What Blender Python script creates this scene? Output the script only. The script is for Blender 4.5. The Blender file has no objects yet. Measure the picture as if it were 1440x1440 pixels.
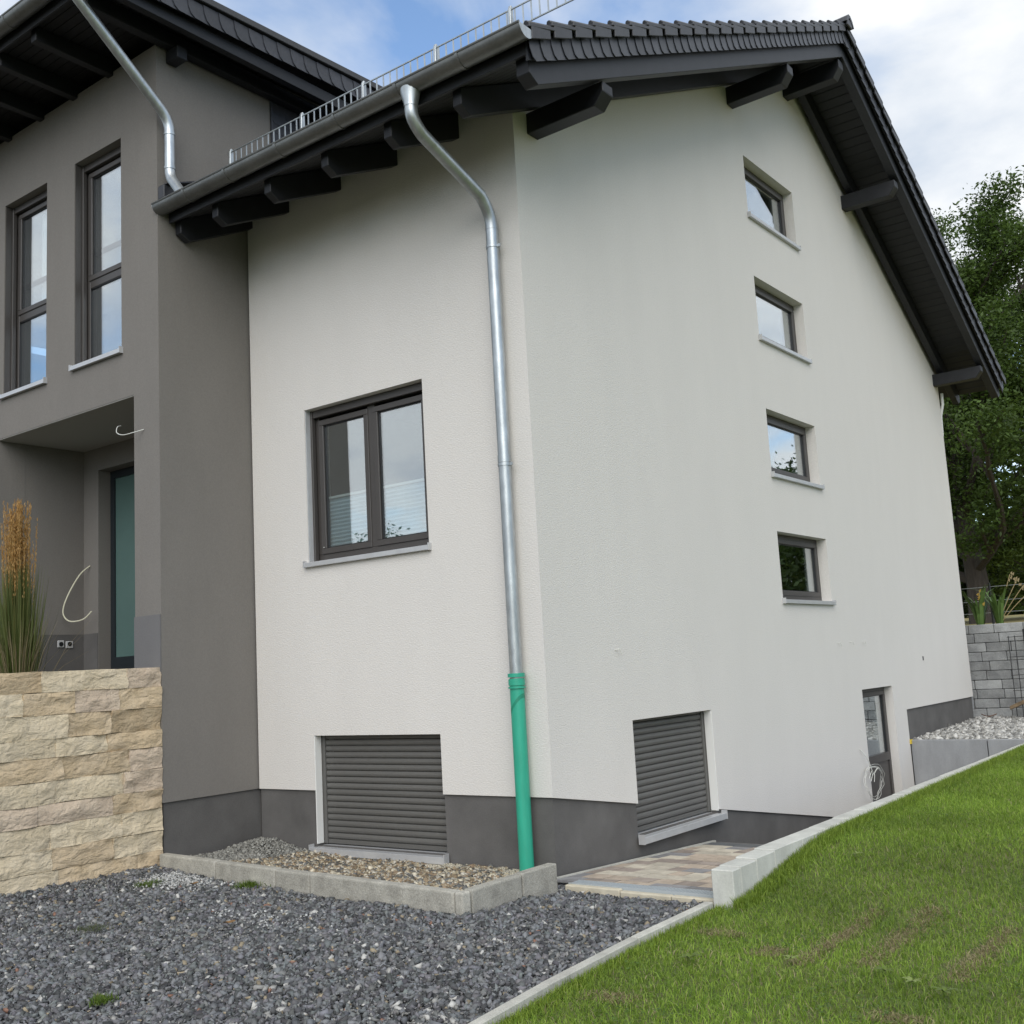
import bpy, math, random
import numpy as np
from mathutils import Vector, Matrix, noise
R=math.radians
rnd=random.Random(7); nr=np.random.default_rng(11)
scn=bpy.context.scene; col=scn.collection

# ------------------------------------------------------------------ camera
cam=bpy.data.objects.new('camera',bpy.data.cameras.new('camera')); col.objects.link(cam); scn.camera=cam
cd=cam.data; cd.sensor_width=36; cd.sensor_height=36; cd.lens=36*1532.4/1440; cd.clip_start=.05; cd.clip_end=3000
Rv=Vector((0.793668307545432,0.6058439044229949,-0.055170472822612525))
Uv=Vector((0.13031532663378217,-0.08072831076838256,0.9881805783786759))
Fv=Vector((-0.5942293608046478,0.7914771653774886,0.14302224807251235))
CP=Vector((5.1043973692835305,-7.123226602287645,1.6))
cam.matrix_world=Matrix(((Rv.x,Uv.x,-Fv.x,CP.x),(Rv.y,Uv.y,-Fv.y,CP.y),(Rv.z,Uv.z,-Fv.z,CP.z),(0,0,0,1)))

# ------------------------------------------------------------------ light
SUN_EL=37; SUN_AZ=Vector((0.66,-1.0,0)).normalized()      # towards the sun, veiled by cloud
w=bpy.data.worlds.new('World'); scn.world=w; w.use_nodes=True
nt=w.node_tree; nt.nodes.clear(); N=nt.nodes.new; L=nt.links.new
out=N('ShaderNodeOutputWorld'); bg=N('ShaderNodeBackground'); bg.inputs[1].default_value=.1
sky=N('ShaderNodeTexSky'); sky.sky_type='NISHITA'; sky.sun_disc=False
sky.sun_elevation=R(SUN_EL); sky.sun_rotation=math.atan2(SUN_AZ.x,SUN_AZ.y); sky.air_density=1.1; sky.dust_density=.2
tc=N('ShaderNodeTexCoord'); sep=N('ShaderNodeSeparateXYZ'); L(tc.outputs['Generated'],sep.inputs[0])
zz=N('ShaderNodeMath'); zz.operation='MAXIMUM'; zz.inputs[1].default_value=0; L(sep.outputs[2],zz.inputs[0])
za=N('ShaderNodeMath'); za.operation='ADD'; za.inputs[1].default_value=.22; L(zz.outputs[0],za.inputs[0])
dv=N('ShaderNodeVectorMath'); dv.operation='DIVIDE'
cb=N('ShaderNodeCombineXYZ'); [L(za.outputs[0],cb.inputs[i]) for i in range(3)]
L(tc.outputs['Generated'],dv.inputs[0]); L(cb.outputs[0],dv.inputs[1])
mp=N('ShaderNodeMapping'); mp.inputs['Location'].default_value=(9.30,6.53,.9); mp.inputs['Scale'].default_value=(1,1,.25); L(dv.outputs[0],mp.inputs[0])
n1=N('ShaderNodeTexNoise'); n1.inputs['Scale'].default_value=1.5; n1.inputs['Detail'].default_value=9; n1.inputs['Roughness'].default_value=.52; n1.inputs['Distortion'].default_value=.35
L(mp.outputs[0],n1.inputs[0])
r1=N('ShaderNodeValToRGB'); r1.color_ramp.elements[0].position=.37; r1.color_ramp.elements[1].position=.53; L(n1.outputs[0],r1.inputs[0])
n2=N('ShaderNodeTexNoise'); n2.inputs['Scale'].default_value=2.3; n2.inputs['Detail'].default_value=7; n2.inputs['Roughness'].default_value=.55; L(mp.outputs[0],n2.inputs[0])
r2=N('ShaderNodeValToRGB'); r2.color_ramp.elements[0].position=.38; r2.color_ramp.elements[0].color=(3.7,4.2,4.9,1); r2.color_ramp.elements[1].position=.58; r2.color_ramp.elements[1].color=(5.85,5.98,6.1,1); L(n2.outputs[0],r2.inputs[0])
mx=N('ShaderNodeMix'); mx.data_type='RGBA'; L(r1.outputs[0],mx.inputs[0]); gn=N('ShaderNodeVectorMath'); gn.operation='MULTIPLY'; gn.inputs[1].default_value=(1.1,1.18,1.27); L(sky.outputs[0],gn.inputs[0]); L(gn.outputs[0],mx.inputs[6]); L(r2.outputs[0],mx.inputs[7])
L(mx.outputs[2],bg.inputs[0]); L(bg.outputs[0],out.inputs[0])
sl=bpy.data.lights.new('sun','SUN'); sl.energy=1.32; sl.angle=R(55); sl.color=(1,.955,.89)
so=bpy.data.objects.new('sun',sl); col.objects.link(so)
sd=Vector((SUN_AZ.x*math.cos(R(SUN_EL)),SUN_AZ.y*math.cos(R(SUN_EL)),math.sin(R(SUN_EL))))
so.rotation_euler=sd.to_track_quat('Z','Y').to_euler()
vs=scn.view_settings; vs.view_transform='Standard'; vs.look='None'; vs.gamma=1; vs.use_curve_mapping=False; vs.exposure=.78

# ------------------------------------------------------------------ materials
MATS={}
def mat(name,base=(.5,.5,.5),rough=.8,var=.0,vs_=3,vstretch=(1,1,1),bump=0,bs=100,bdist=.003,metal=0,col2=None,objvar=0,attr=False,spec=.5,bstretch=(1,1,1),bump2=0,bs2=8,fine=0,fs=60,hsv=0):
    m=bpy.data.materials.new(name); m.use_nodes=True; MATS[name]=m
    t=m.node_tree; n=t.nodes; l=t.links; p=n['Principled BSDF']
    p.inputs['Roughness'].default_value=rough; p.inputs['Metallic'].default_value=metal
    p.inputs['Specular IOR Level'].default_value=spec
    tc=n.new('ShaderNodeTexCoord'); co=tc.outputs['Object']
    rgb=n.new('ShaderNodeRGB'); rgb.outputs[0].default_value=(*base,1); c=rgb.outputs[0]
    if attr:
        a=n.new('ShaderNodeVertexColor'); a.layer_name='col'; c=a.outputs[0]
    oi=n.new('ShaderNodeObjectInfo')
    if var>0:
        mp=n.new('ShaderNodeMapping'); mp.inputs['Scale'].default_value=vstretch; l.new(co,mp.inputs[0])
        if objvar:
            cm=n.new('ShaderNodeCombineXYZ'); mm=n.new('ShaderNodeMath'); mm.operation='MULTIPLY'; mm.inputs[1].default_value=37
            l.new(oi.outputs['Random'],mm.inputs[0]); [l.new(mm.outputs[0],cm.inputs[i]) for i in range(3)]
            l.new(cm.outputs[0],mp.inputs['Location'])
        nn=n.new('ShaderNodeTexNoise'); nn.inputs['Scale'].default_value=vs_; nn.inputs['Detail'].default_value=6; nn.inputs['Roughness'].default_value=.6; l.new(mp.outputs[0],nn.inputs[0])
        if col2:
            rp=n.new('ShaderNodeValToRGB'); rp.color_ramp.elements[0].position=.38; rp.color_ramp.elements[1].position=.64; l.new(nn.outputs[0],rp.inputs[0])
            ma=n.new('ShaderNodeMath'); ma.operation='MULTIPLY'; ma.inputs[1].default_value=var; l.new(rp.outputs[0],ma.inputs[0])
            mi=n.new('ShaderNodeMix'); mi.data_type='RGBA'; mi.inputs[7].default_value=(*col2,1); l.new(ma.outputs[0],mi.inputs[0]); l.new(c,mi.inputs[6]); c=mi.outputs[2]
        else:
            mr=n.new('ShaderNodeMapRange'); mr.inputs[1].default_value=.25; mr.inputs[2].default_value=.75; mr.inputs[3].default_value=1-var; mr.inputs[4].default_value=1+var; l.new(nn.outputs[0],mr.inputs[0])
            vm=n.new('ShaderNodeVectorMath'); vm.operation='SCALE'; l.new(c,vm.inputs[0]); l.new(mr.outputs[0],vm.inputs['Scale']); c=vm.outputs[0]
    if fine>0:
        nf=n.new('ShaderNodeTexNoise'); nf.inputs['Scale'].default_value=fs; nf.inputs['Detail'].default_value=3; l.new(co,nf.inputs[0])
        mr=n.new('ShaderNodeMapRange'); mr.inputs[1].default_value=.3; mr.inputs[2].default_value=.7; mr.inputs[3].default_value=1-fine; mr.inputs[4].default_value=1+fine; l.new(nf.outputs[0],mr.inputs[0])
        vm=n.new('ShaderNodeVectorMath'); vm.operation='SCALE'; l.new(c,vm.inputs[0]); l.new(mr.outputs[0],vm.inputs['Scale']); c=vm.outputs[0]
    if objvar>0:
        mr=n.new('ShaderNodeMapRange'); mr.inputs[3].default_value=1-objvar; mr.inputs[4].default_value=1+objvar; l.new(oi.outputs['Random'],mr.inputs[0])
        vm=n.new('ShaderNodeVectorMath'); vm.operation='SCALE'; l.new(c,vm.inputs[0]); l.new(mr.outputs[0],vm.inputs['Scale']); c=vm.outputs[0]
    l.new(c,p.inputs['Base Color'])
    if bump>0:
        mp=n.new('ShaderNodeMapping'); mp.inputs['Scale'].default_value=bstretch; l.new(co,mp.inputs[0])
        nb=n.new('ShaderNodeTexNoise'); nb.inputs['Scale'].default_value=bs; nb.inputs['Detail'].default_value=4; l.new(mp.outputs[0],nb.inputs[0])
        b=n.new('ShaderNodeBump'); b.inputs['Strength'].default_value=bump; b.inputs['Distance'].default_value=bdist; l.new(nb.outputs[0],b.inputs['Height'])
        if bump2>0:
            n3=n.new('ShaderNodeTexNoise'); n3.inputs['Scale'].default_value=bs2; n3.inputs['Detail'].default_value=5; n3.inputs['Distortion'].default_value=.6; l.new(mp.outputs[0],n3.inputs[0])
            b2=n.new('ShaderNodeBump'); b2.inputs['Strength'].default_value=bump2; b2.inputs['Distance'].default_value=bdist*6; l.new(n3.outputs[0],b2.inputs['Height']); l.new(b2.outputs[0],b.inputs['Normal'])
        l.new(b.outputs[0],p.inputs['Normal'])
    return m
M_light=mat('light_plaster',(.675,.647,.607),.95,var=.022,vs_=1.3,vstretch=(1.6,1.6,.5),bump=.75,bs=80,bdist=.0045,fine=.045,fs=75,spec=.15,bstretch=(.6,.6,1.2))
M_dark=mat('dark_grey_plaster',(.200,.187,.171),.95,var=.05,vs_=2,vstretch=(1.4,1.4,.5),bump=.55,bs=110,bdist=.003,fine=.06,fs=80,spec=.15)
M_plinth=mat('anthracite_plinth',(.122,.117,.112),.9,var=.22,vs_=2.2,bump=.5,bs=90,bdist=.002,fine=.06,fs=90,spec=.2,col2=None)
M_wood=mat('anthracite_painted_wood',(.012,.013,.016),.5,var=.3,vs_=6,vstretch=(1,1,1),bump=.2,bs=25,bdist=.002,spec=.5,objvar=.12)
M_board=mat('dark_soffit_board',(.014,.014,.015),.6,var=.25,vs_=5,bump=.2,bs=30,bdist=.002,objvar=.2)
M_tile=mat('anthracite_roof_tile',(.030,.031,.036),.42,var=.3,vs_=9,bump=.3,bs=60,bdist=.002,objvar=.15)
M_slate=mat('verge_slate',(.036,.038,.046),.42,var=.25,vs_=12,bump=.4,bs=40,bdist=.002,objvar=.22)
M_gutter=mat('weathered_zinc',(.20,.205,.20),.42,metal=.75,var=.18,vs_=5,bump=.1,bs=20,bdist=.002,fine=.05,fs=40)
M_zinc=mat('galvanised_steel',(.47,.50,.51),.40,metal=.85,var=.25,vs_=14,vstretch=(1,1,.4),bump=.12,bs=14,bdist=.003)
M_green=mat('green_plastic_pipe',(.03,.36,.235),.42,var=.12,vs_=5,vstretch=(3,3,.6))
M_frame=mat('window_frame_brown_grey',(.062,.056,.052),.42,var=.05,vs_=6,bump=.05,bs=120,bdist=.001)
M_framed=mat('window_gasket',(.012,.012,.013),.5)
M_shut=mat('roller_shutter_grey',(.115,.112,.104),.45,var=.05,vs_=6,objvar=.05)
M_alu=mat('aluminium_sill',(.55,.555,.56),.38,metal=.35,var=.08,vs_=9)
M_white=mat('white_plastic',(.75,.75,.72),.5)
M_conc=mat('kerb_concrete',(.36,.345,.30),.9,var=.3,vs_=7,bump=.9,bs=55,bdist=.006,fine=.22,fs=110,objvar=.07,spec=.2)
M_concs=mat('smooth_concrete',(.30,.305,.31),.85,var=.2,vs_=3,vstretch=(1.5,1.5,.5),bump=.3,bs=40,bdist=.002,fine=.05,fs=70,spec=.2)
M_ww=mat('pale_concrete_block',(.52,.52,.475),.85,var=.18,vs_=6,vstretch=(1,1,.5),bump=.4,bs=50,bdist=.003,fine=.06,fs=90,objvar=.05,spec=.2)
M_cream=mat('cream_mortar',(.52,.47,.36),.9,var=.2,vs_=8,bump=.7,bs=40,bdist=.006)
M_edge=mat('edging_concrete',(.46,.45,.40),.9,var=.22,vs_=6,bump=.6,bs=60,bdist=.004,fine=.1,fs=100,objvar=.05,spec=.2)
M_block=mat('grey_block',(.33,.335,.33),.9,var=.65,vs_=4.5,col2=(.17,.172,.175),bump=.8,bs=30,bdist=.008,fine=.12,fs=60,objvar=.22,spec=.2)
M_joint=mat('dark_joint_mortar',(.13,.127,.12),.95)  # dark grey mortar, one even tone behind blocks and pavers
M_stone=[mat('sandstone_'+n,c,.9,var=.6,vs_=4.5,col2=c2,bump=.85,bs=24,bdist=.011,bump2=.6,bs2=7,fine=.08,fs=70,objvar=.06,spec=.2,bstretch=(1,1,1.7)) for n,c,c2 in
  [('cream',(.61,.51,.355),(.65,.56,.42)),('ochre',(.54,.42,.27),(.60,.49,.35)),('pink',(.56,.45,.34),(.61,.51,.39)),('brown',(.46,.35,.22),(.55,.45,.31))]]
M_mort=mat('sand_mortar',(.34,.28,.19),.95,var=.2,vs_=8,bump=.6,bs=40,bdist=.006)
M_gravel=mat('gravel_base',(.045,.047,.05),.9,var=.5,vs_=30,bump=1,bs=45,bdist=.02,fine=.5,fs=60)
M_chip=mat('stone_chips',attr=True,rough=.7,spec=.4)
M_soil=mat('lawn_soil',(.12,.13,.045),.95,var=.8,vs_=1.6,col2=(.07,.11,.02),bump=.8,bs=30,bdist=.02,fine=.4,fs=50)
M_field=mat('dry_meadow',(.30,.24,.10),.95,var=.6,vs_=.3,col2=(.14,.16,.05),fine=.2,fs=5)
M_earth=mat('terrace_soil',(.08,.065,.045),.95,var=.3,vs_=4,bump=.8,bs=30,bdist=.02)
M_far=mat('far_ground',(.07,.09,.035),.95,var=.4,vs_=.1)
M_asph=mat('dark_paver',(.10,.105,.108),.85,var=.2,vs_=8,bump=.4,bs=70,bdist=.003,objvar=.12)
M_pave=[mat('paver_'+n,c,.85,var=.3,vs_=9,bump=.4,bs=70,bdist=.003,fine=.1,fs=120,objvar=.14) for n,c in [('sand',(.44,.36,.28)),('cream',(.50,.45,.36)),('grey',(.22,.215,.215)),('brown',(.30,.25,.21))]]
M_bark=mat('bark',(.055,.045,.036),.95,var=.4,vs_=6,vstretch=(3,3,.5),bump=1,bs=12,bdist=.03,bstretch=(3,3,.5))
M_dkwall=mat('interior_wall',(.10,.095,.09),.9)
M_cloth=mat('white_curtain',(.75,.77,.77),.9,var=.05,vs_=4)
M_blind=mat('pleated_blind',(.50,.58,.62),.8,var=.05,vs_=4)
M_rust=mat('rusty_steel',(.12,.06,.035),.8,var=.4,vs_=30)
M_black=mat('black_metal',(.012,.012,.013),.45)
M_cable=mat('pale_cable',(.62,.60,.45),.5)
M_wcable=mat('white_cable',(.62,.62,.57),.5)
M_yellow=mat('yellow_tape',(.65,.48,.05),.5)
M_timb=mat('old_timber',(.17,.12,.07),.85,var=.4,vs_=10)
M_doorgl=mat('satin_door_glass',(.10,.17,.155),.22,var=.06,vs_=2,spec=.6)
M_grill=mat('steel_grating',(.42,.46,.48),.5,metal=.2)
def leafmat(name,tr=.35):
    m=bpy.data.materials.new(name); m.use_nodes=True; t=m.node_tree; n=t.nodes; l=t.links; p=n['Principled BSDF']
    a=n.new('ShaderNodeVertexColor'); a.layer_name='col'; l.new(a.outputs[0],p.inputs['Base Color']); p.inputs['Roughness'].default_value=.55; p.inputs['Specular IOR Level'].default_value=.35
    d=n.new('ShaderNodeBsdfTranslucent'); l.new(a.outputs[0],d.inputs[0]); mi=n.new('ShaderNodeMixShader'); mi.inputs[0].default_value=tr
    l.new(p.outputs[0],mi.inputs[1]); l.new(d.outputs[0],mi.inputs[2]); l.new(mi.outputs[0],n['Material Output'].inputs[0]); return m
M_leaf=leafmat('foliage'); M_grass=leafmat('grass_blade',.3)
def glassmat():
    m=bpy.data.materials.new('window_glass'); m.use_nodes=True; t=m.node_tree; n=t.nodes; l=t.links; n.clear()
    o=n.new('ShaderNodeOutputMaterial'); tr=n.new('ShaderNodeBsdfTransparent'); tr.inputs[0].default_value=(.90,.95,.95,1)
    g=n.new('ShaderNodeBsdfGlossy'); g.inputs['Roughness'].default_value=.005; g.inputs[0].default_value=(.93,.97,1,1)
    ge=n.new('ShaderNodeNewGeometry'); dt=n.new('ShaderNodeVectorMath'); dt.operation='DOT_PRODUCT'; l.new(ge.outputs['Normal'],dt.inputs[0]); l.new(ge.outputs['Incoming'],dt.inputs[1]); ab=n.new('ShaderNodeMath'); ab.operation='ABSOLUTE'; l.new(dt.outputs['Value'],ab.inputs[0]); su=n.new('ShaderNodeMath'); su.operation='SUBTRACT'; su.inputs[0].default_value=1; l.new(ab.outputs[0],su.inputs[1]); f=n.new('ShaderNodeMath'); f.operation='POWER'; f.inputs[1].default_value=2.5; l.new(su.outputs[0],f.inputs[0])
    mr=n.new('ShaderNodeMapRange'); mr.inputs[3].default_value=.30; mr.inputs[4].default_value=1.0; l.new(f.outputs[0],mr.inputs[0])
    tcn=n.new('ShaderNodeTexCoord'); nb=n.new('ShaderNodeTexNoise'); nb.inputs['Scale'].default_value=1.6; l.new(tcn.outputs['Object'],nb.inputs[0])
    b=n.new('ShaderNodeBump'); b.inputs['Strength'].default_value=.05; b.inputs['Distance'].default_value=.01; l.new(nb.outputs[0],b.inputs['Height']); l.new(b.outputs[0],g.inputs['Normal'])
    mi=n.new('ShaderNodeMixShader'); l.new(mr.outputs[0],mi.inputs[0]); l.new(tr.outputs[0],mi.inputs[1]); l.new(g.outputs[0],mi.inputs[2]); l.new(mi.outputs[0],o.inputs[0]); return m
M_glass=glassmat()

# ------------------------------------------------------------------ helpers
def link(name,me,m,parent=None):
    o=bpy.data.objects.new(name,me); col.objects.link(o)
    if m is not None and len(me.materials)==0: me.materials.append(m)
    if parent is not None: o.parent=parent
    return o
def tag(o,label=None,cat=None,group=None,kind=None):
    if label:o['label']=label
    if cat:o['category']=cat
    if group:o['group']=group
    if kind:o['kind']=kind
    return o
def empty(name,loc,label,cat,group=None):
    o=bpy.data.objects.new(name,None); o.location=loc; o.empty_display_size=.2; col.objects.link(o); tag(o,label,cat,group)
    bpy.context.view_layer.update(); return o
def wparent(o,p):      # keep world position under a moved parent
    o.parent=p; o.matrix_parent_inverse=Matrix.Translation(p.location).inverted(); return o
class MB:
    def __init__(s): s.v=[]; s.f=[]
    def add(s,vs,fs):
        k=len(s.v); s.v+= [tuple(v) for v in vs]; s.f+=[tuple(i+k for i in f) for f in fs]; return s
    def hexa(s,p):  # 8 pts: bottom 4 ccw, top 4 ccw
        return s.add(p,[(3,2,1,0),(4,5,6,7),(0,1,5,4),(1,2,6,5),(2,3,7,6),(3,0,4,7)])
    def box(s,a,b):
        x0,y0,z0=[min(a[i],b[i]) for i in range(3)]; x1,y1,z1=[max(a[i],b[i]) for i in range(3)]
        return s.hexa([(x0,y0,z0),(x1,y0,z0),(x1,y1,z0),(x0,y1,z0),(x0,y0,z1),(x1,y0,z1),(x1,y1,z1),(x0,y1,z1)])
    def prism(s,poly,ax,lo,hi):   # extrude 2-D polygon along axis ax ('x','y','z')
        n=len(poly)
        def P(a,b,c): return {'x':(c,a,b),'y':(a,c,b),'z':(a,b,c)}[ax]
        vs=[P(a,b,lo) for a,b in poly]+[P(a,b,hi) for a,b in poly]
        fs=[tuple(range(n))[::-1],tuple(range(n,2*n))]+[(i,(i+1)%n,n+(i+1)%n,n+i) for i in range(n)]
        return s.add(vs,fs)
    def tube(s,pts,rad,seg=12,cap=True,smooth=False):
        pts=[Vector(p) for p in pts]; n=len(pts)
        rad=rad if hasattr(rad,'__len__') else [rad]*n
        up=None; rings=[]
        for i in range(n):
            t=(pts[min(i+1,n-1)]-pts[max(i-1,0)]).normalized()
            if up is None:
                up=t.orthogonal().normalized()
            up=(up-t*up.dot(t)).normalized(); sd_=t.cross(up)
            rings.append([pts[i]+(up*math.cos(2*math.pi*k/seg)+sd_*math.sin(2*math.pi*k/seg))*rad[i] for k in range(seg)])
        vs=[v for r in rings for v in r]; fs=[]
        for i in range(n-1):
            for k in range(seg):
                a=i*seg+k; b=i*seg+(k+1)%seg; fs.append((a,b,b+seg,a+seg))
        if cap: fs+= [tuple(range(seg))[::-1],tuple(range((n-1)*seg,n*seg))]
        return s.add(vs,fs)
    def mesh(s,name,smooth=False,fix=True):
        me=bpy.data.meshes.new(name); me.from_pydata(s.v,[],s.f)
        if fix:
            import bmesh
            bm=bmesh.new(); bm.from_mesh(me); bmesh.ops.recalc_face_normals(bm,faces=bm.faces); bm.to_mesh(me); bm.free()
        if smooth:
            me.polygons.foreach_set('use_smooth',[True]*len(me.polygons))
            try: me.set_sharp_from_angle(angle=R(40))
            except Exception: pass
        me.update(); return me
    def build(s,name,m,parent=None,smooth=False,bevel=0):
        o=link(name,s.mesh(name,smooth),m,None)
        if parent is not None: wparent(o,parent)
        if bevel:
            b=o.modifiers.new('bevel','BEVEL'); b.width=bevel; b.segments=1; b.limit_method='ANGLE'
        return o
def arc(c,p,q,n=6):   # simple quadratic curve p->c->q
    c,p,q=Vector(c),Vector(p),Vector(q); return [p*(1-t)**2+c*2*t*(1-t)+q*t*t for t in [i/n for i in range(n+1)]]
def bulk(name,V,F,C,m,parent=None,kind='stuff',per=None):
    """numpy mesh: V (n,3), F (m,k) and per-face colours C (m,3)"""
    me=bpy.data.meshes.new(name); k=F.shape[1]
    me.vertices.add(len(V)); me.vertices.foreach_set('co',V.astype(np.float32).ravel())
    me.loops.add(F.size); me.loops.foreach_set('vertex_index',F.astype(np.int32).ravel())
    me.polygons.add(len(F)); me.polygons.foreach_set('loop_start',np.arange(0,F.size,k,dtype=np.int32)); me.polygons.foreach_set('loop_total',np.full(len(F),k,np.int32))
    me.update(calc_edges=True)
    a=me.color_attributes.new('col','FLOAT_COLOR','CORNER')
    cc=np.ones((len(F),k,4),np.float32); cc[:,:,:3]=C[:,None,:]; a.data.foreach_set('color',cc.ravel())
    o=link(name,me,m); 
    if parent is not None: wparent(o,parent)
    if kind: o['kind']=kind
    return o
def clip1(a,b,f): return a+(b-a)*f

# roof profile of the light wing
RY,L_,XO=6.35,12.2,.9
def P(y): return 6.30+.475*y if y<=RY else 6.30+.475*RY-.54*(y-RY)
Y0,Y1=-.95,13.0

# ------------------------------------------------------------------ house
house=empty('house',(0,0,0),'pale grey gabled house with dark grey entrance wing and anthracite roof','house')
def wallmesh(mp,us,zlo,zhi,holes,depth):
    """wall with rectangular holes; mp(u,d,z) maps; us = extra cut positions"""
    cuts=sorted(set(us)|{h[0] for h in holes}|{h[1] for h in holes}); b=MB()
    for a,c in zip(cuts[:-1],cuts[1:]):
        mid=(a+c)/2; hs=sorted([h for h in holes if h[0]<mid<h[1]],key=lambda h:h[2])
        lo=(zlo(a+1e-6),zlo(c-1e-6)); 
        segs=[]
        for h in hs:
            if h[3]<=max(lo): continue
            if h[2]>min(lo)+.001: segs.append((lo,(h[2],h[2])))
            lo=(h[3],h[3])
        segs.append((lo,(zhi(a+1e-6),zhi(c-1e-6))))
        for lo_,hi_ in segs:
            if hi_[0]-lo_[0]<.002 and hi_[1]-lo_[1]<.002: continue
            b.hexa([mp(a,0,lo_[0]),mp(c,0,lo_[1]),mp(c,-depth,lo_[1]),mp(a,-depth,lo_[0]),mp(a,0,hi_[0]),mp(c,0,hi_[1]),mp(c,-depth,hi_[1]),mp(a,-depth,hi_[0])])
    return b
front=lambda u,d,z:(u,-d,z)
gable=lambda u,d,z:(d,u,z)
ent=lambda u,d,z:(u,-1.08-d,z)
PZ=.592
WF=[(-2.715,-1.168,2.713,4.217),(-2.71,-1.137,.09,1.092)]
WG=[(4.77,6.25,6.895,7.66),(4.77,6.25,5.354,6.12),(4.77,6.26,3.698,4.484),(4.77,6.27,2.222,3.02),(1.27,2.78,.108,1.10),(7.02,8.20,-.95,1.093)]
WE=[(-6.39,-5.51,4.91,7.13),(-4.97,-4.127,4.932,7.157),(-6.495,-3.925,1.75,4.433)]
TOPF=P(0)+.235
wallmesh(front,[-3.5,-.3205],lambda u:PZ,lambda u:TOPF,WF,.32).build('wall',M_light,house)
def zg(u): return PZ-.1625*u if u<6.95 else (-1.1 if u<8.72 else .735)
def zt(u): return P(u)+.235
gw=wallmesh(gable,[0,1.27,6.35,6.95,8.72,L_],zg,zt,WG,.32); gw.build('wall',M_light,house)
# plinths, 22 mm behind the plaster
pf=lambda u,d,z:(u,-d+.022,z); pg=lambda u,d,z:(d-.022,u,z)
wallmesh(pf,[-3.5,-.3225],lambda u:-.5,lambda u:PZ-.001,[(-2.71,-1.137,.09,1.092)],.30).build('plinth',M_plinth,house)
wallmesh(pg,[.022,6.949],lambda u:-1.3,lambda u:zg(u)-.001,[(1.27,2.78,.108,1.10)],.30).build('plinth',M_plinth,house)
wallmesh(pg,[8.721,L_-.02],lambda u:-1.3,lambda u:.734,[],.30).build('plinth',M_plinth,house)
# rear wall of the light wing and dark strip corner
MB().box((-.3205,L_-.3,-1),(-12,L_-.002,P(L_)+.22)).build('rear_wall',M_light,house)
MB().box((-.075,L_+.001,.5),(-.03,L_+.10,2.35)).build('corner_strip',M_concs,house)
# dark wing: front wall, return wall, recess
TOPE=7.93
wallmesh(ent,[-14,-3.8405],lambda u:1.0 if u<-3.5 else 1.0,lambda u:TOPE,WE,.32).build('entrance_wall',M_dark,house)
MB().box((-3.52,-1.08,PZ),(-3.84,5,TOPE)).box((-3.52,-.761,TOPE+.0005),(-3.80,5,TOPE+.3)).build('return_wall',M_dark,house)
MB().box((-3.542,-1.058,-.5),(-3.82,.1,PZ-.001)).build('plinth',M_plinth,house)
# recess
MB().box((-6.497,-.76,1.2),(-6.8,-.037,4.46)).build('recess_wall',M_dark,house)
MB().box((-6.497,-.763,2.29),(-6.516,-1.06,4.433)).build('recess_wall',M_dark,house)
MB().box((-6.489,-1.05,1.7),(-6.52,-.045,2.275)).build('plinth',M_plinth,house)
db=MB(); db.box((-6.8,-.036,1.2),(-6.20,.3,4.6)).box((-6.199,-.036,4.16),(-4.9,.3,4.6)).box((-4.899,-.036,1.2),(-3.8,.3,4.6)); db.build('recess_back_wall',M_dark,house)
MB().box((-6.488,-.024-.02,1.7),(-6.205,-.03,2.275)).build('plinth',M_plinth,house)
MB().box((-6.494,-1.074,4.424),(-3.926,-.038,4.434)).build('recess_ceiling',mat('pale_soffit_plaster',(.42,.41,.38),.95,bump=.4,bs=70,bdist=.003),house)
MB().box((-3.918,-1.07,1.75),(-3.53,-1.102,1.76)).box((-3.545,-1.058,1.7),(-3.9,-1.085+.02,2.28)).build('plinth',M_plinth,house)
# plinth face on the pier (slightly lighter band) : a proud plaster lip above it
MB().box((-3.9235,-1.108,2.286),(-3.522,-1.081,4.0)).build('plaster_lip',M_dark,house) if False else None
MB().box((-3.9235,-1.0815,1.75),(-3.5215,-1.0935,2.283)).build('pier_plinth',mat('pier_plinth_plaster',(.15,.147,.148),.92,var=.06,vs_=3,bump=.6,bs=60,bdist=.003),house)
# entrance door
door=MB().box((-6.199,.12,1.85),(-6.12,.18,4.158)).box((-6.12,.12,4.07),(-5.0,.18,4.158)).box((-5.0,.12,1.85),(-4.9,.18,4.158)).box((-6.12,.12,1.85),(-5.0,.18,1.99)).build('entrance_door',mat('door_frame_blue_black',(.018,.024,.028),.4),house)
MB().box((-6.12,.14,1.99),(-5.0,.155,4.07)).build('glazing',M_doorgl,door)
# body of the house behind
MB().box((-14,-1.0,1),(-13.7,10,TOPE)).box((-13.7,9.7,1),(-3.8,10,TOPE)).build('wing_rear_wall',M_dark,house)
MB().box((-13.6,.35,1.5),(-.4,.4,1.6)).box((-.35,.35,4.6),(-13.6,11.9,4.75)).box((-.35,.35,1.75),(-13.6,11.9,1.9)).box((-5.5,.3,-1),(-5.4,11.8,6.2)).build('floor_slab',M_dkwall,house)

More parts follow.
